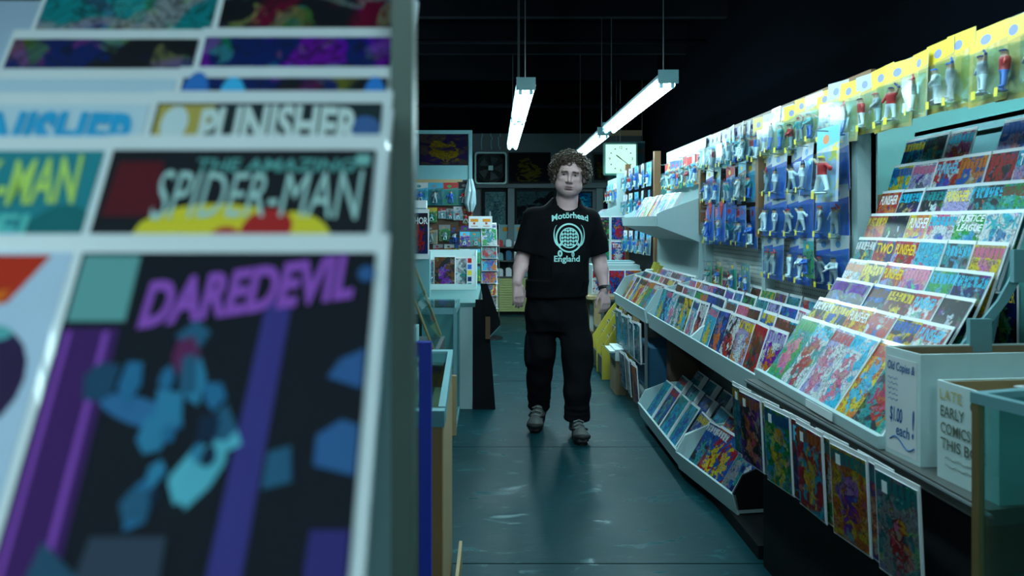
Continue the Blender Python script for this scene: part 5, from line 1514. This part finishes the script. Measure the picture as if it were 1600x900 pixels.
# left column
c = fg_comic(0, 1, 'white comic with a dark disc and orange red title on the foreground rack', (WHT, WHT, WHT), seed=1.0, board=True)
art(c, [('white_ground', [(-0.084, 0.006), (0.084, 0.006), (0.084, 0.264), (-0.084, 0.264)], (0.50, 0.62, 0.78)), ('red_title', [(0.0, 0.225), (0.055, 0.232), (0.072, 0.262), (0.0, 0.262)], (0.55, 0.03, 0.01)), ('orange_title', [(-0.02, 0.215), (0.045, 0.222), (0.055, 0.240), (-0.02, 0.236)], (0.75, 0.16, 0.01)),  # white grounds in this column carry the bluish light as tint
        ('dark_disc', ellp(0.052, 0.188, 0.026, 0.030), (0.03, 0.015, 0.06)), ('teal_cap', ellp(0.050, 0.214, 0.014, 0.005), (0.10, 0.40, 0.42))])
c = fg_comic(1, 1, 'teal comic with yellow green title on the second foreground tier', ((0.03, 0.24, 0.28), TEA, (0.02, 0.3, 0.45)), seed=3.0)
art(c, [('teal_ground', [(-0.084, 0.006), (0.084, 0.006), (0.084, 0.264), (-0.084, 0.264)], (0.02, 0.22, 0.26)), ('aqua_patch', ellp(0.01, 0.192, 0.055, 0.026, -0.3), (0.03, 0.42, 0.60)), ('dark_patch', ellp(0.066, 0.195, 0.022, 0.03, -0.4), (0.01, 0.14, 0.15))])
l = link('title_lettering', text_mesh('K-MAN', 0.062, 0.034, 0.0, 0.0026, 0, 0.1, 0.02), c); l.location = (0.042, 0, 0.240); l.rotation_euler.y = R(-4); l['ca'] = (0.50, 0.70, 0.14)
l = link('title_lettering', text_mesh('HEI', 0.040, 0.020, 0.0, 0.0026, 0, 0, 0.02), c); l.location = (0.030, 0, 0.206); l['ca'] = (0.12, 0.55, 0.5)
c = fg_comic(2, 1, 'white comic with large blue title on the third foreground tier', (WHT, (0.5, 0.62, 0.75), CYA), seed=4.0)
art(c, [('white_ground', [(-0.084, 0.006), (0.084, 0.006), (0.084, 0.264), (-0.084, 0.264)], (0.55, 0.68, 0.76)), ('blue_ground', [(-0.05, 0.185), (0.080, 0.190), (0.078, 0.218), (-0.05, 0.208)], (0.01, 0.16, 0.42))])
l = link('title_lettering', text_mesh('PUNISHER', 0.150, 0.046, 0, 0.0028, 0.05, 0, 0.05), c); l.location = (0.006, 0, 0.232); l['ca'] = (0.03, 0.36, 0.66)
c = fg_comic(3, 1, 'pale grey blue comic on the fourth foreground tier', ((0.4, 0.55, 0.65), WHT, CYA), seed=6.0)
art(c, [('white_ground', [(-0.084, 0.006), (0.084, 0.006), (0.084, 0.264), (-0.084, 0.264)], (0.50, 0.64, 0.74)), ('blue_title', [(-0.03, 0.225), (0.05, 0.225), (0.05, 0.245), (-0.03, 0.245)], (0.02, 0.06, 0.16))])

# ================================================================== THE MAN
def V(*a):
    return np.array(a, float)


person = thing('person', 'man in black printed t-shirt and baggy black trousers walking down the aisle', 'person', (0.41, 5.0, 0))
ORI = Vector((0.41, 5.0, 0))
SKIN = (0.64, 0.41, 0.40)
HC = Vector((0.484, 4.965, 1.663))                       # head centre
HR = Matrix.Rotation(R(-4), 4, 'Z') @ Matrix.Rotation(R(6), 4, 'Y') @ Matrix.Rotation(R(4), 4, 'X')


def hp(x, y, z):
    return HC + HR @ Vector((x * 1.16, y * 1.04, z))


# ---- body (one surface: head, neck, trunk, arms, hands, legs)
S = SDF((0.02, 4.66, 0.10), (0.86, 5.32, 1.80), 0.0042)
def head_ell(c, r, k=0.012, op='add'):
    S.ell(hp(*c), (r[0] * 1.16, r[1] * 1.04, r[2]), k, op, HR)
head_ell((0, 0.018, 0.03), (0.079, 0.098, 0.095), 0.01)
head_ell((0, -0.022, -0.045), (0.066, 0.072, 0.092), 0.03)
head_ell((0, -0.045, -0.105), (0.042, 0.040, 0.036), 0.03)      # chin
head_ell((-0.040, -0.030, -0.068), (0.036, 0.048, 0.045), 0.02)  # cheeks and jaw
head_ell((0.040, -0.030, -0.068), (0.036, 0.048, 0.045), 0.02)
head_ell((-0.034, -0.062, -0.022), (0.024, 0.022, 0.018), 0.015)
head_ell((0.034, -0.062, -0.022), (0.024, 0.022, 0.018), 0.015)
head_ell((0, -0.078, 0.030), (0.050, 0.014, 0.014), 0.014)      # brow
for sx in (-1, 1):
    head_ell((sx * 0.031, -0.094, 0.006), (0.019, 0.017, 0.012), 0.010, 'cut')
    head_ell((sx * 0.084, 0.018, -0.01), (0.012, 0.022, 0.032), 0.006)   # ears
    head_ell((sx * 0.091, 0.012, -0.008), (0.005, 0.012, 0.018), 0.004, 'cut')
S.cap(hp(0, -0.086, 0.018), hp(0, -0.112, -0.034), 0.009, 0.013, 0.010)
head_ell((-0.012, -0.098, -0.040), (0.010, 0.010, 0.008), 0.006)
head_ell((0.012, -0.098, -0.040), (0.010, 0.010, 0.008), 0.006)
head_ell((0, -0.088, -0.068), (0.026, 0.010, 0.006), 0.005)
head_ell((0, -0.086, -0.080), (0.022, 0.010, 0.007), 0.005)
head_ell((0, -0.102, -0.0735), (0.022, 0.008, 0.0022), 0.003, 'cut')
head_ell((0, -0.085, -0.092), (0.024, 0.010, 0.005), 0.006, 'cut')
S.cap(hp(0, 0.012, -0.07), (0.462, 5.01, 1.42), 0.066, 0.078, 0.02)
S.loft([(0.86, 0.40, 5.015, 0.17, 0.125), (1.0, 0.405, 5.005, 0.175, 0.145), (1.15, 0.42, 5.005, 0.172, 0.135), (1.32, 0.435, 5.02, 0.185, 0.115), (1.42, 0.445, 5.025, 0.13, 0.08)], 0.04, 2.3)
# left picture side arm, swung forward
SHL, ELL, WRL = V(0.258, 5.02, 1.385), V(0.178, 4.985, 1.115), V(0.140, 4.815, 0.985)
SHR, ELR, WRR = V(0.618, 5.02, 1.38), V(0.688, 5.055, 1.115), V(0.712, 4.985, 0.925)
for sh, el, wr in ((SHL, ELL, WRL), (SHR, ELR, WRR)):
    S.cap(sh, el, 0.060, 0.047, 0.03)
    mid = el + (wr - el) * 0.35
    S.cap(el, mid, 0.046, 0.046, 0.02)
    S.cap(mid, wr, 0.045, 0.030, 0.02)


def hand(wr, d, across, thumb_side, curl, spread=0.0):
    """wr wrist, d direction of the hand, across = direction index -> little finger"""
    d = d / np.linalg.norm(d); across = across - d * (across @ d); across = across / np.linalg.norm(across)
    palm = np.cross(d, across) * thumb_side
    pc = wr + d * 0.052
    for t_ in (-0.026, -0.009, 0.009, 0.026):
        S.cap(wr + d * 0.008 + across * t_ * 0.55, wr + d * 0.085 + across * t_, 0.0150, 0.0125, 0.010)
    lens = (0.072, 0.080, 0.074, 0.058)
    for i, t_ in enumerate((-0.029, -0.0098, 0.0098, 0.029)):
        b = wr + d * 0.090 + across * t_
        a1 = curl * (0.55 + 0.08 * i)
        d1 = d * math.cos(a1) + palm * math.sin(a1) + across * spread * (i - 1.5)
        p1 = b + d1 * lens[i] * 0.45
        a2 = a1 + curl * 0.9; d2 = d * math.cos(a2) + palm * math.sin(a2)
        p2 = p1 + d2 * lens[i] * 0.32
        a3 = a2 + curl * 0.6; d3 = d * math.cos(a3) + palm * math.sin(a3)
        p3 = p2 + d3 * lens[i] * 0.25
        S.cap(b, p1, 0.0098, 0.0090, 0.003); S.cap(p1, p2, 0.0090, 0.0084, 0.003); S.cap(p2, p3, 0.0084, 0.0072, 0.003)
    tb = wr + d * 0.028 - across * 0.026
    t1 = tb + (d * 0.75 - across * 0.55 + palm * 0.45) * 0.040
    t2 = t1 + (d * 0.95 - across * 0.10 + palm * 0.35) * 0.032
    t3 = t2 + (d * 0.95 + across * 0.10 + palm * 0.30) * 0.024
    S.cap(tb, t1, 0.0145, 0.0112, 0.008); S.cap(t1, t2, 0.0110, 0.0098, 0.003); S.cap(t2, t3, 0.0098, 0.0080, 0.003)


# back of the left hand towards the camera, thumb inwards (+x); index finger nearest the thumb
hand(WRL, V(0.10, -0.12, -0.98), V(-0.9, -0.35, 0.0), 1, 0.42)
hand(WRR, V(0.06, -0.12, -0.98), V(0.85, 0.45, 0.0), -1, 0.50)
# legs
HIPL, KNL, ANL = V(0.335, 5.02, 0.88), V(0.292, 5.03, 0.50), V(0.300, 5.16, 0.13)
HIPR, KNR, ANR = V(0.475, 5.01, 0.88), V(0.525, 4.92, 0.49), V(0.522, 4.905, 0.115)
for h_, k_, a_ in ((HIPL, KNL, ANL), (HIPR, KNR, ANR)):
    S.cap(h_, k_, 0.088, 0.058, 0.04); S.cap(k_, a_, 0.056, 0.038, 0.02)
M_SKIN = make_tint('skin', 0.55, bump=0.15, bscale=120)
me, pos = S.mesh('body', M_SKIN, 1)
ca = me.color_attributes.new('tint', 'FLOAT_COLOR', 'POINT')
HI = HR.inverted()
loc = (pos - np.array(HC)) @ np.array(HI.to_3x3()).T
col = np.tile(np.array([*SKIN, 1.0]), (len(pos), 1))
def blend(mask, c, f):
    col[:, :3] = col[:, :3] * (1 - mask[:, None] * f) + np.array(c) * mask[:, None] * f
hd = pos[:, 2] > 1.5
lip = np.exp(-((loc[:, 0] / 0.024) ** 4 + ((loc[:, 2] + 0.074) / 0.011) ** 4)) * (loc[:, 1] < -0.06) * hd
blend(lip, (0.27, 0.11, 0.12), 0.8)
mouth = np.exp(-((loc[:, 0] / 0.021) ** 4 + ((loc[:, 2] + 0.0735) / 0.003) ** 4)) * (loc[:, 1] < -0.06) * hd
blend(mouth, (0.07, 0.03, 0.03), 0.9)
stub = np.clip((-0.058 - loc[:, 2]) / 0.03, 0, 1) * hd * (pos[:, 2] > 1.53) * (loc[:, 1] < 0.02)
blend(np.asarray(stub * (1 - lip)), (0.25, 0.18, 0.17), 0.35)
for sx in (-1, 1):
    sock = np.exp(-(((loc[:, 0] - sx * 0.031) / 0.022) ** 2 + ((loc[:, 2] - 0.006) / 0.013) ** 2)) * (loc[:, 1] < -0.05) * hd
    blend(sock, (0.17, 0.09, 0.085), 0.75)  # eye sockets tinted darker, shade painted into the skin
    ck = np.exp(-(((loc[:, 0] - sx * 0.04) / 0.025) ** 2 + ((loc[:, 2] + 0.035) / 0.022) ** 2)) * (loc[:, 1] < -0.03) * hd
    blend(ck, (0.55, 0.32, 0.30), 0.4)
ca.data.foreach_set('color', col.astype(np.float32).ravel())


def person_part(name, me, parent=person, mesh_world=True):
    o = link(name, me, parent)
    if mesh_world:
        me.transform(Matrix.Translation(-ORI))
    return o


person_part('body', me)
# ---- eyes, eyebrows
M_EYE = mat('eye_white', (0.45, 0.42, 0.42), 0.25, var=0.02)
M_IRIS = mat('dark_iris', (0.02, 0.018, 0.018), 0.2)
M_HAIR = mat('brown_curly_hair', (0.072, 0.045, 0.027), 0.42, var=0.4, scale=40)
for sx in (-1, 1):
    m = MB()
    def ball(m, c, r, n=10, flat=1.0, mi=0):
        vs = [(c[0] + r * math.sin(PI * i / n) * math.cos(2 * PI * j / n), c[1] + r * flat * math.sin(PI * i / n) * math.sin(2 * PI * j / n), c[2] + r * math.cos(PI * i / n)) for i in range(n + 1) for j in range(n)]
        m.add(vs, [(i * n + j, i * n + (j + 1) % n, (i + 1) * n + (j + 1) % n, (i + 1) * n + j) for i in range(n) for j in range(n)], mi)
    ball(m, (0, 0, 0), 0.0125)
    m.v = [tuple(hp(sx * 0.031 + v[0], -0.069 + v[1], 0.004 + v[2] * 0.8) - ORI) for v in m.v]
    e = m.build('eye', M_EYE, person, smooth=True)
    m = MB(); ball(m, (0, 0, 0), 0.0058, flat=0.5)
    m.v = [tuple(hp(sx * 0.031 + v[0] - 0.001, -0.0795 + v[1], 0.0035 + v[2]) - ORI) for v in m.v]
    m.build('iris', M_IRIS, e, smooth=True)
    m = MB()
    pts = [hp(sx * (0.012 + 0.0075 * j), -0.090 + 0.0035 * j * j * 0.35, 0.024 + 0.004 * math.sin(j * 0.65) - 0.0004 * j * j) - ORI for j in range(6)]
    m.tube(pts, [0.003, 0.005, 0.0055, 0.005, 0.004, 0.0025], 6).build('eyebrow', M_HAIR, person, smooth=True)
    m = MB()   # upper eyelid
    pts = [hp(sx * 0.031 + 0.013 * math.cos(a), -0.0785 - 0.004 * math.sin(a), 0.0045 + 0.007 * math.sin(a)) - ORI for a in [PI * j / 8 for j in range(9)]]
    m.tube(pts, 0.0028, 6).build('eyelid', mat('eyelid_skin', (0.30, 0.19, 0.17), 0.5), person, smooth=True)
# ---- curly hair: one mesh of many curls
m = MB()
rg = random.Random(11)
cnt = 0
while cnt < 1350:
    u = Vector((rg.gauss(0, 1), rg.gauss(0, 1), rg.gauss(0, 1))).normalized()
    p = Vector((u.x * 0.104, u.y * 0.112 + 0.028, u.z * 0.116 + 0.034))
    if p.y < -0.035 and p.z < 0.068 - 0.10 * max(0, abs(p.x) - 0.055) and abs(p.x) < 0.072:
        continue
    if p.y < -0.062 and p.z < 0.075:
        continue
    if p.z < -0.055 or (p.z < 0.0 and p.y < 0.0):
        continue
    grow = 1.0 + rg.uniform(-0.16, 0.17)
    c0 = Vector((p.x * grow, (p.y - 0.028) * grow + 0.028, (p.z - 0.04) * grow + 0.04))
    a = u.orthogonal().normalized(); b = u.cross(a)
    ph = rg.uniform(0, 6.28); rr = rg.uniform(0.007, 0.013)
    pts = []
    for j in range(7):
        th = ph + j * 0.95
        pts.append(hp(*(c0 + (a * math.cos(th) + b * math.sin(th)) * rr + u * (0.0035 * j - 0.012))) - ORI)
    m.tube(pts, [0.0022, 0.0034, 0.0038, 0.0038, 0.0035, 0.003, 0.0012], 5)
    cnt += 1
hair = m.build('curly_hair', M_HAIR, person, smooth=True)
hair['kind'] = 'stuff'
S2 = SDF((0.31, 4.78, 1.53), (0.66, 5.17, 1.88), 0.006)
S2.ell(hp(0, 0.034, 0.044), (0.112, 0.104, 0.104), 0.01, 'add', HR)
S2.ell(hp(0, -0.085, -0.02), (0.088, 0.078, 0.090), 0.02, 'cut', HR)
S2.noise(0.004, [(90, 90, 90)] * 5, 3)
me, _ = S2.mesh('hair_base', M_HAIR, 1)
person_part('hair_base', me)

# ---- t-shirt
S = SDF((0.05, 4.72, 0.78), (0.86, 5.30, 1.56), 0.0055)
S.loft([(0.80, 0.403, 5.01, 0.203, 0.160), (0.90, 0.402, 5.005, 0.207, 0.168), (1.05, 0.408, 4.995, 0.206, 0.172), (1.18, 0.418, 5.0, 0.203, 0.158), (1.32, 0.432, 5.015, 0.205, 0.140), (1.385, 0.437, 5.022, 0.198, 0.125), (1.435, 0.445, 5.025, 0.170, 0.100), (1.482, 0.457, 5.02, 0.122, 0.090), (1.526, 0.465, 5.01, 0.092, 0.088)], 0.03, 2.2)
for sh, el in ((SHL, ELL), (SHR, ELR)):
    S.cap(sh + V(0, 0, -0.005), sh + (el - sh) * 0.86, 0.078, 0.079, 0.045)
S.noise(0.0036, [(16, 16, 9), (22, 22, 14), (30, 30, 12), (12, 8, 26), (40, 30, 25)], 5)
for sh, el in ((SHL, ELL), (SHR, ELR)):
    dd = (el - sh) / np.linalg.norm(el - sh)
    p = sh + (el - sh) * 0.84
    # hollow and end the sleeve
    S.cap(p - dd * 0.03, p - dd * 0.005, 0.060, 0.062, 0.004, 'cut')
    sl = S.sub(p - 0.16, p + 0.16)
    sli, x, y, z = sl
    dpl = (x - p[0]) * dd[0] + (y - p[1]) * dd[1] + (z - p[2]) * dd[2]
    r2 = (x - p[0]) ** 2 + (y - p[1]) ** 2 + (z - p[2]) ** 2
    lim = (((x - 0.413) / 0.200) ** 2 + ((y - 5.0) / 0.165) ** 2 > 1.0) & (z < 1.25)
    S.a[sli] = np.where(lim, np.maximum(S.a[sli], dpl), S.a[sli])
S.clip_plane((0, 0, 0.868), (0.03, 0.0, -1))
S.cap((0.470, 4.985, 1.494), (0.487, 4.95, 1.63), 0.080, 0.095, 0.004, 'cut')
M_SHIRT = mat('black_cotton', (0.0038, 0.004, 0.0058), 0.9, var=0.25, scale=30, spec=0.12)
me, _ = S.mesh('t_shirt', M_SHIRT, 2)
shirt_bvh = BVHTree.FromPolygons([v.co[:] for v in me.vertices], [p.vertices[:] for p in me.polygons])
person_part('t_shirt', me)
shirt = person.children[-1]


def project(verts2, faces, name, mat_, cx, cz):
    """drape flat (x, z) print onto the shirt front"""
    out = []
    for x, z in verts2:
        h = shirt_bvh.ray_cast(Vector((cx + x, 4.5, cz + z)), Vector((0, 1, 0)))
        y = h[0].y if h[0] is not None else 4.85
        out.append((cx + x - ORI.x, y - 0.0025 - ORI.y, cz + z))
    me = bpy.data.meshes.new(name); me.from_pydata(out, [], faces); me.materials.append(mat_)
    return link(name, me, shirt)


M_SPRINT = mat('pale_teal_print', (0.42, 0.80, 0.76), 0.7)


def shirt_text(s, w, h, cx, cz, arc):
    me = text_mesh(s, w, h, 0, 0, arc, 0, 0.025)
    import bmesh
    bm = bmesh.new(); bm.from_mesh(me)
    bmesh.ops.triangulate(bm, faces=bm.faces)
    bmesh.ops.subdivide_edges(bm, edges=[e for e in bm.edges if e.calc_length() > 0.012], cuts=1)
    bmesh.ops.triangulate(bm, faces=bm.faces)
    v = [(q.co.x, q.co.z) for q in bm.verts]; bm.verts.index_update()
    f = [tuple(q.index for q in p.verts) for p in bm.faces]; bm.free()
    return project(v, f, 'shirt_lettering', M_SPRINT, cx, cz)


PX = 0.478
shirt_text('Motörhead', 0.235, 0.040, PX + 0.004, 1.385, 0.55)
shirt_text('England', 0.165, 0.050, PX - 0.022, 1.125, 0.0)


def ring_print(name, cx, cz, rx, rz, wd, a0=0, a1=360, wob=0.0, n=40, taper=False):
    vs, fs = [], []
    for i in range(n + 1):
        a = R(a0 + (a1 - a0) * i / n)
        k = 1 + wob * math.sin(a * 7)
        w_ = wd * ((1 - i / n) if taper else 1) + 0.0008
        vs += [((rx * k - w_) * math.cos(a), (rz * k - w_) * math.sin(a)), ((rx * k + w_) * math.cos(a), (rz * k + w_) * math.sin(a))]
    fs = [(2 * i, 2 * i + 1, 2 * i + 3, 2 * i + 2) for i in range(n)]
    return project(vs, fs, name, M_SPRINT, cx, cz)


EZ = 1.262
# plain round badge: rings, an even lattice and two side curls
ring_print('badge_ring', PX - 0.006, EZ, 0.082, 0.088, 0.0045)
ring_print('badge_ring', PX - 0.006, EZ, 0.058, 0.062, 0.0030)
for k in range(6):
    for j in range(5):
        rx_, rz_ = 0.012 * (k - 2.5) * 1.45, 0.016 * (j - 2) * 1.4
        if (rx_ / 0.05) ** 2 + (rz_ / 0.055) ** 2 < 1.0:
            ring_print('badge_dot', PX - 0.006 + rx_, EZ + rz_ + 0.004 * (k % 2), 0.0045, 0.0055, 0.003, n=10)
ring_print('badge_curl', PX - 0.072, EZ + 0.02, 0.030, 0.066, 0.008, 300, 110, taper=True)
ring_print('badge_curl', PX + 0.062, EZ + 0.02, 0.030, 0.066, 0.008, 240, 430, taper=True)
ring_print('badge_drop', PX - 0.066, EZ - 0.098, 0.010, 0.016, 0.005, n=14)
ring_print('badge_drop', PX + 0.016, EZ - 0.104, 0.006, 0.014, 0.003, n=14)

# ---- trousers
S = SDF((0.12, 4.74, 0.06), (0.74, 5.34, 0.96), 0.0058)
S.loft([(0.66, 0.403, 5.015, 0.200, 0.135), (0.74, 0.403, 5.012, 0.208, 0.150), (0.86, 0.402, 5.01, 0.197, 0.150), (0.925, 0.402, 5.01, 0.188, 0.146)], 0.03, 2.3)
LEGS = (((0.322, 5.02, 0.76), (0.300, 5.015, 0.52), (0.297, 5.10, 0.28), (0.301, 5.165, 0.112), 0.112, 0.098, 0.080, 0.066),
        ((0.498, 5.0, 0.76), (0.525, 4.93, 0.52), (0.527, 4.90, 0.28), (0.522, 4.895, 0.098), 0.106, 0.096, 0.082, 0.072))
for (a_, b_, c_, d_, r1, r2, r3, r4) in LEGS:
    S.cap(a_, b_, r1, r2, 0.03); S.cap(b_, c_, r2, r3, 0.02); S.cap(c_, d_, r3, r4, 0.02)
    for q in range(3):      # bunched folds above the hem
        f = 0.55 + 0.18 * q
        pz = V(*c_) * (1 - f) + V(*d_) * f
        S.ell(pz, (r4 + 0.008, r4 + 0.008, 0.016), 0.02)
# cargo pockets
S.ell((0.208, 5.0, 0.53), (0.016, 0.07, 0.11), 0.02)
S.ell((0.612, 4.95, 0.53), (0.016, 0.07, 0.11), 0.02)
S.cap((0.408, 4.82, 0.60), (0.408, 5.2, 0.60), 0.012, 0.012, 0.02, 'cut')
S.noise(0.0045, [(14, 14, 20), (20, 20, 34), (28, 26, 16), (9, 9, 42), (36, 36, 50)], 8)
for (a_, b_, c_, d_, *_r) in LEGS:
    d_ = V(*d_); c_ = V(*c_); dd = (d_ - c_) / np.linalg.norm(d_ - c_)
    sli, x, y, z = S.sub(d_ - 0.15, d_ + 0.15)
    dpl = (x - d_[0]) * dd[0] + (y - d_[1]) * dd[1] + (z - d_[2]) * dd[2]
    S.a[sli] = np.maximum(S.a[sli], dpl)
M_TROUS = mat('black_twill', (0.005, 0.005, 0.007), 0.9, var=0.3, scale=25, spec=0.12)
me, _ = S.mesh('trousers', M_TROUS, 2)
person_part('trousers', me)
# ---- shoes
M_SHOE = mat('grey_suede', (0.10, 0.11, 0.105), 0.6, var=0.35, scale=22)
M_SOLE = mat('black_rubber', (0.012, 0.012, 0.013), 0.7)
M_LACE = mat('grey_lace', (0.24, 0.27, 0.27), 0.6)


def shoe(heel, yaw, pitch):
    """heel: world point under the heel, toe towards -y before turning; pitch lifts the heel"""
    Mx = Matrix.Translation(heel) @ Matrix.Rotation(yaw, 4, 'Z') @ Matrix.Rotation(pitch, 4, 'X')
    s = SDF((-0.075, -0.29, 0.0), (0.075, 0.06, 0.17), 0.005)
    s.cap((0, -0.02, 0.055), (0, -0.21, 0.048), 0.040, 0.044, 0.02)
    s.ell((0.004, -0.215, 0.045), (0.049, 0.058, 0.036), 0.02)
    s.ell((0, 0.0, 0.06), (0.037, 0.045, 0.05), 0.02)
    s.cap((0, -0.01, 0.07), (0, 0.005, 0.125), 0.040, 0.044, 0.02)
    s.cap((0, -0.10, 0.085), (0, -0.055, 0.128), 0.030, 0.032, 0.02)
    s.cap((0, -0.01, 0.115), (0, 0.0, 0.19), 0.034, 0.036, 0.004, 'cut')
    s.clip_plane((0, 0, 0.026), (0, 0, -1))
    me, _ = s.mesh('shoe', M_SHOE, 1); me.transform(Matrix.Translation(-ORI) @ Mx)
    o = link('shoe', me, person)
    pl = []
    for j in range(24):
        a = 2 * PI * j / 24
        y = -0.112 + 0.152 * math.sin(a); x = (0.043 + 0.012 * max(0, -math.sin(a)) - 0.004 * math.cos(2 * a)) * math.cos(a)
        pl.append((x + 0.003, y))
    mb = MB().prism(pl, 0.0, 0.030, 'z')
    # toe bumper
    mb.hexa([(-0.042, -0.240, 0.026), (0.046, -0.240, 0.026), (0.030, -0.272, 0.026), (-0.024, -0.272, 0.026)], [(-0.040, -0.236, 0.046), (0.044, -0.236, 0.046), (0.026, -0.268, 0.044), (-0.022, -0.268, 0.044)])
    mb.v = [tuple(Mx @ Vector(v) - ORI) for v in mb.v]
    mb.build('sole', M_SOLE, o)
    for sx in (-1, 1):      # dark side panels and pale toe piece
        mb = MB().tube([(sx * 0.040, -0.02, 0.050), (sx * 0.047, -0.09, 0.058), (sx * 0.046, -0.15, 0.072), (sx * 0.030, -0.185, 0.082)], [0.010, 0.009, 0.008, 0.005], 6)
        mb.v = [tuple(Mx @ Vector(v) - ORI) for v in mb.v]
        mb.build('side_stripe', M_SOLE, o, smooth=True)
    mb = MB().tube([(-0.046, -0.205, 0.046), (-0.034, -0.246, 0.052), (0.004, -0.266, 0.055), (0.042, -0.246, 0.052), (0.054, -0.205, 0.046)], [0.008, 0.015, 0.018, 0.015, 0.008], 7)
    mb.v = [tuple(Mx @ Vector(v) - ORI) for v in mb.v]
    mb.build('toe_guard', M_SOLE, o, smooth=True)
    mb = MB().tube([(0.044 * math.cos(2 * PI * j / 14), -0.012 + 0.05 * math.sin(2 * PI * j / 14), 0.132 - 0.012 * math.sin(2 * PI * j / 14)) for j in range(15)], 0.009, 6, cap=False)
    mb.v = [tuple(Mx @ Vector(v) - ORI) for v in mb.v]
    mb.build('padded_collar', M_LACE, o, smooth=True)
    for k in range(5):
        yk, zk = -0.175 + 0.026 * k, 0.089 + 0.014 * k
        mb = MB().tube([(-0.032, yk + 0.012, zk - 0.008), (0, yk, zk + 0.007), (0.032, yk + 0.012, zk - 0.008)], 0.0042, 5)
        mb.v = [tuple(Mx @ Vector(v) - ORI) for v in mb.v]
        mb.build('lace', M_LACE, o)
    return o


shoe(Vector((0.522, 4.93, 0.0)), R(2), 0)
shoe(Vector((0.312, 5.20, 0.055)), R(-14), R(13))
# ---- wrist watch on the picture-right arm
m = MB()
ax = (WRR - ELR) / np.linalg.norm(WRR - ELR); axv = Vector(ax); a = axv.orthogonal().normalized(); b = axv.cross(a)
wc = Vector(WRR) - axv * 0.012
n = 20
for (off, r0) in ((-0.010, 0.0345), (0.010, 0.0335)):
    pass
vs = []
for off in (-0.010, 0.010):
    for r0 in (0.031, 0.0365):
        vs += [wc + axv * off + (a * math.cos(2 * PI * k / n) + b * math.sin(2 * PI * k / n)) * r0 - ORI for k in range(n)]
fs = []
for k in range(n):
    j = (k + 1) % n
    fs += [(k, j, n + j, n + k), (2 * n + k, 3 * n + k, 3 * n + j, 2 * n + j), (n + k, n + j, 3 * n + j, 3 * n + k), (k, 2 * n + k, 2 * n + j, j)]
m.add(vs, fs)
w = m.build('watch_strap', mat('dark_leather', (0.02, 0.014, 0.012), 0.5), person, smooth=True)
q = wc + Vector((0.02, -0.034, 0)) - ORI
MB().tube([q + Vector((0, 0.006, 0)), q + Vector((0.003, -0.004, 0))], 0.014, 14).build('watch_face', M_STEEL, w)
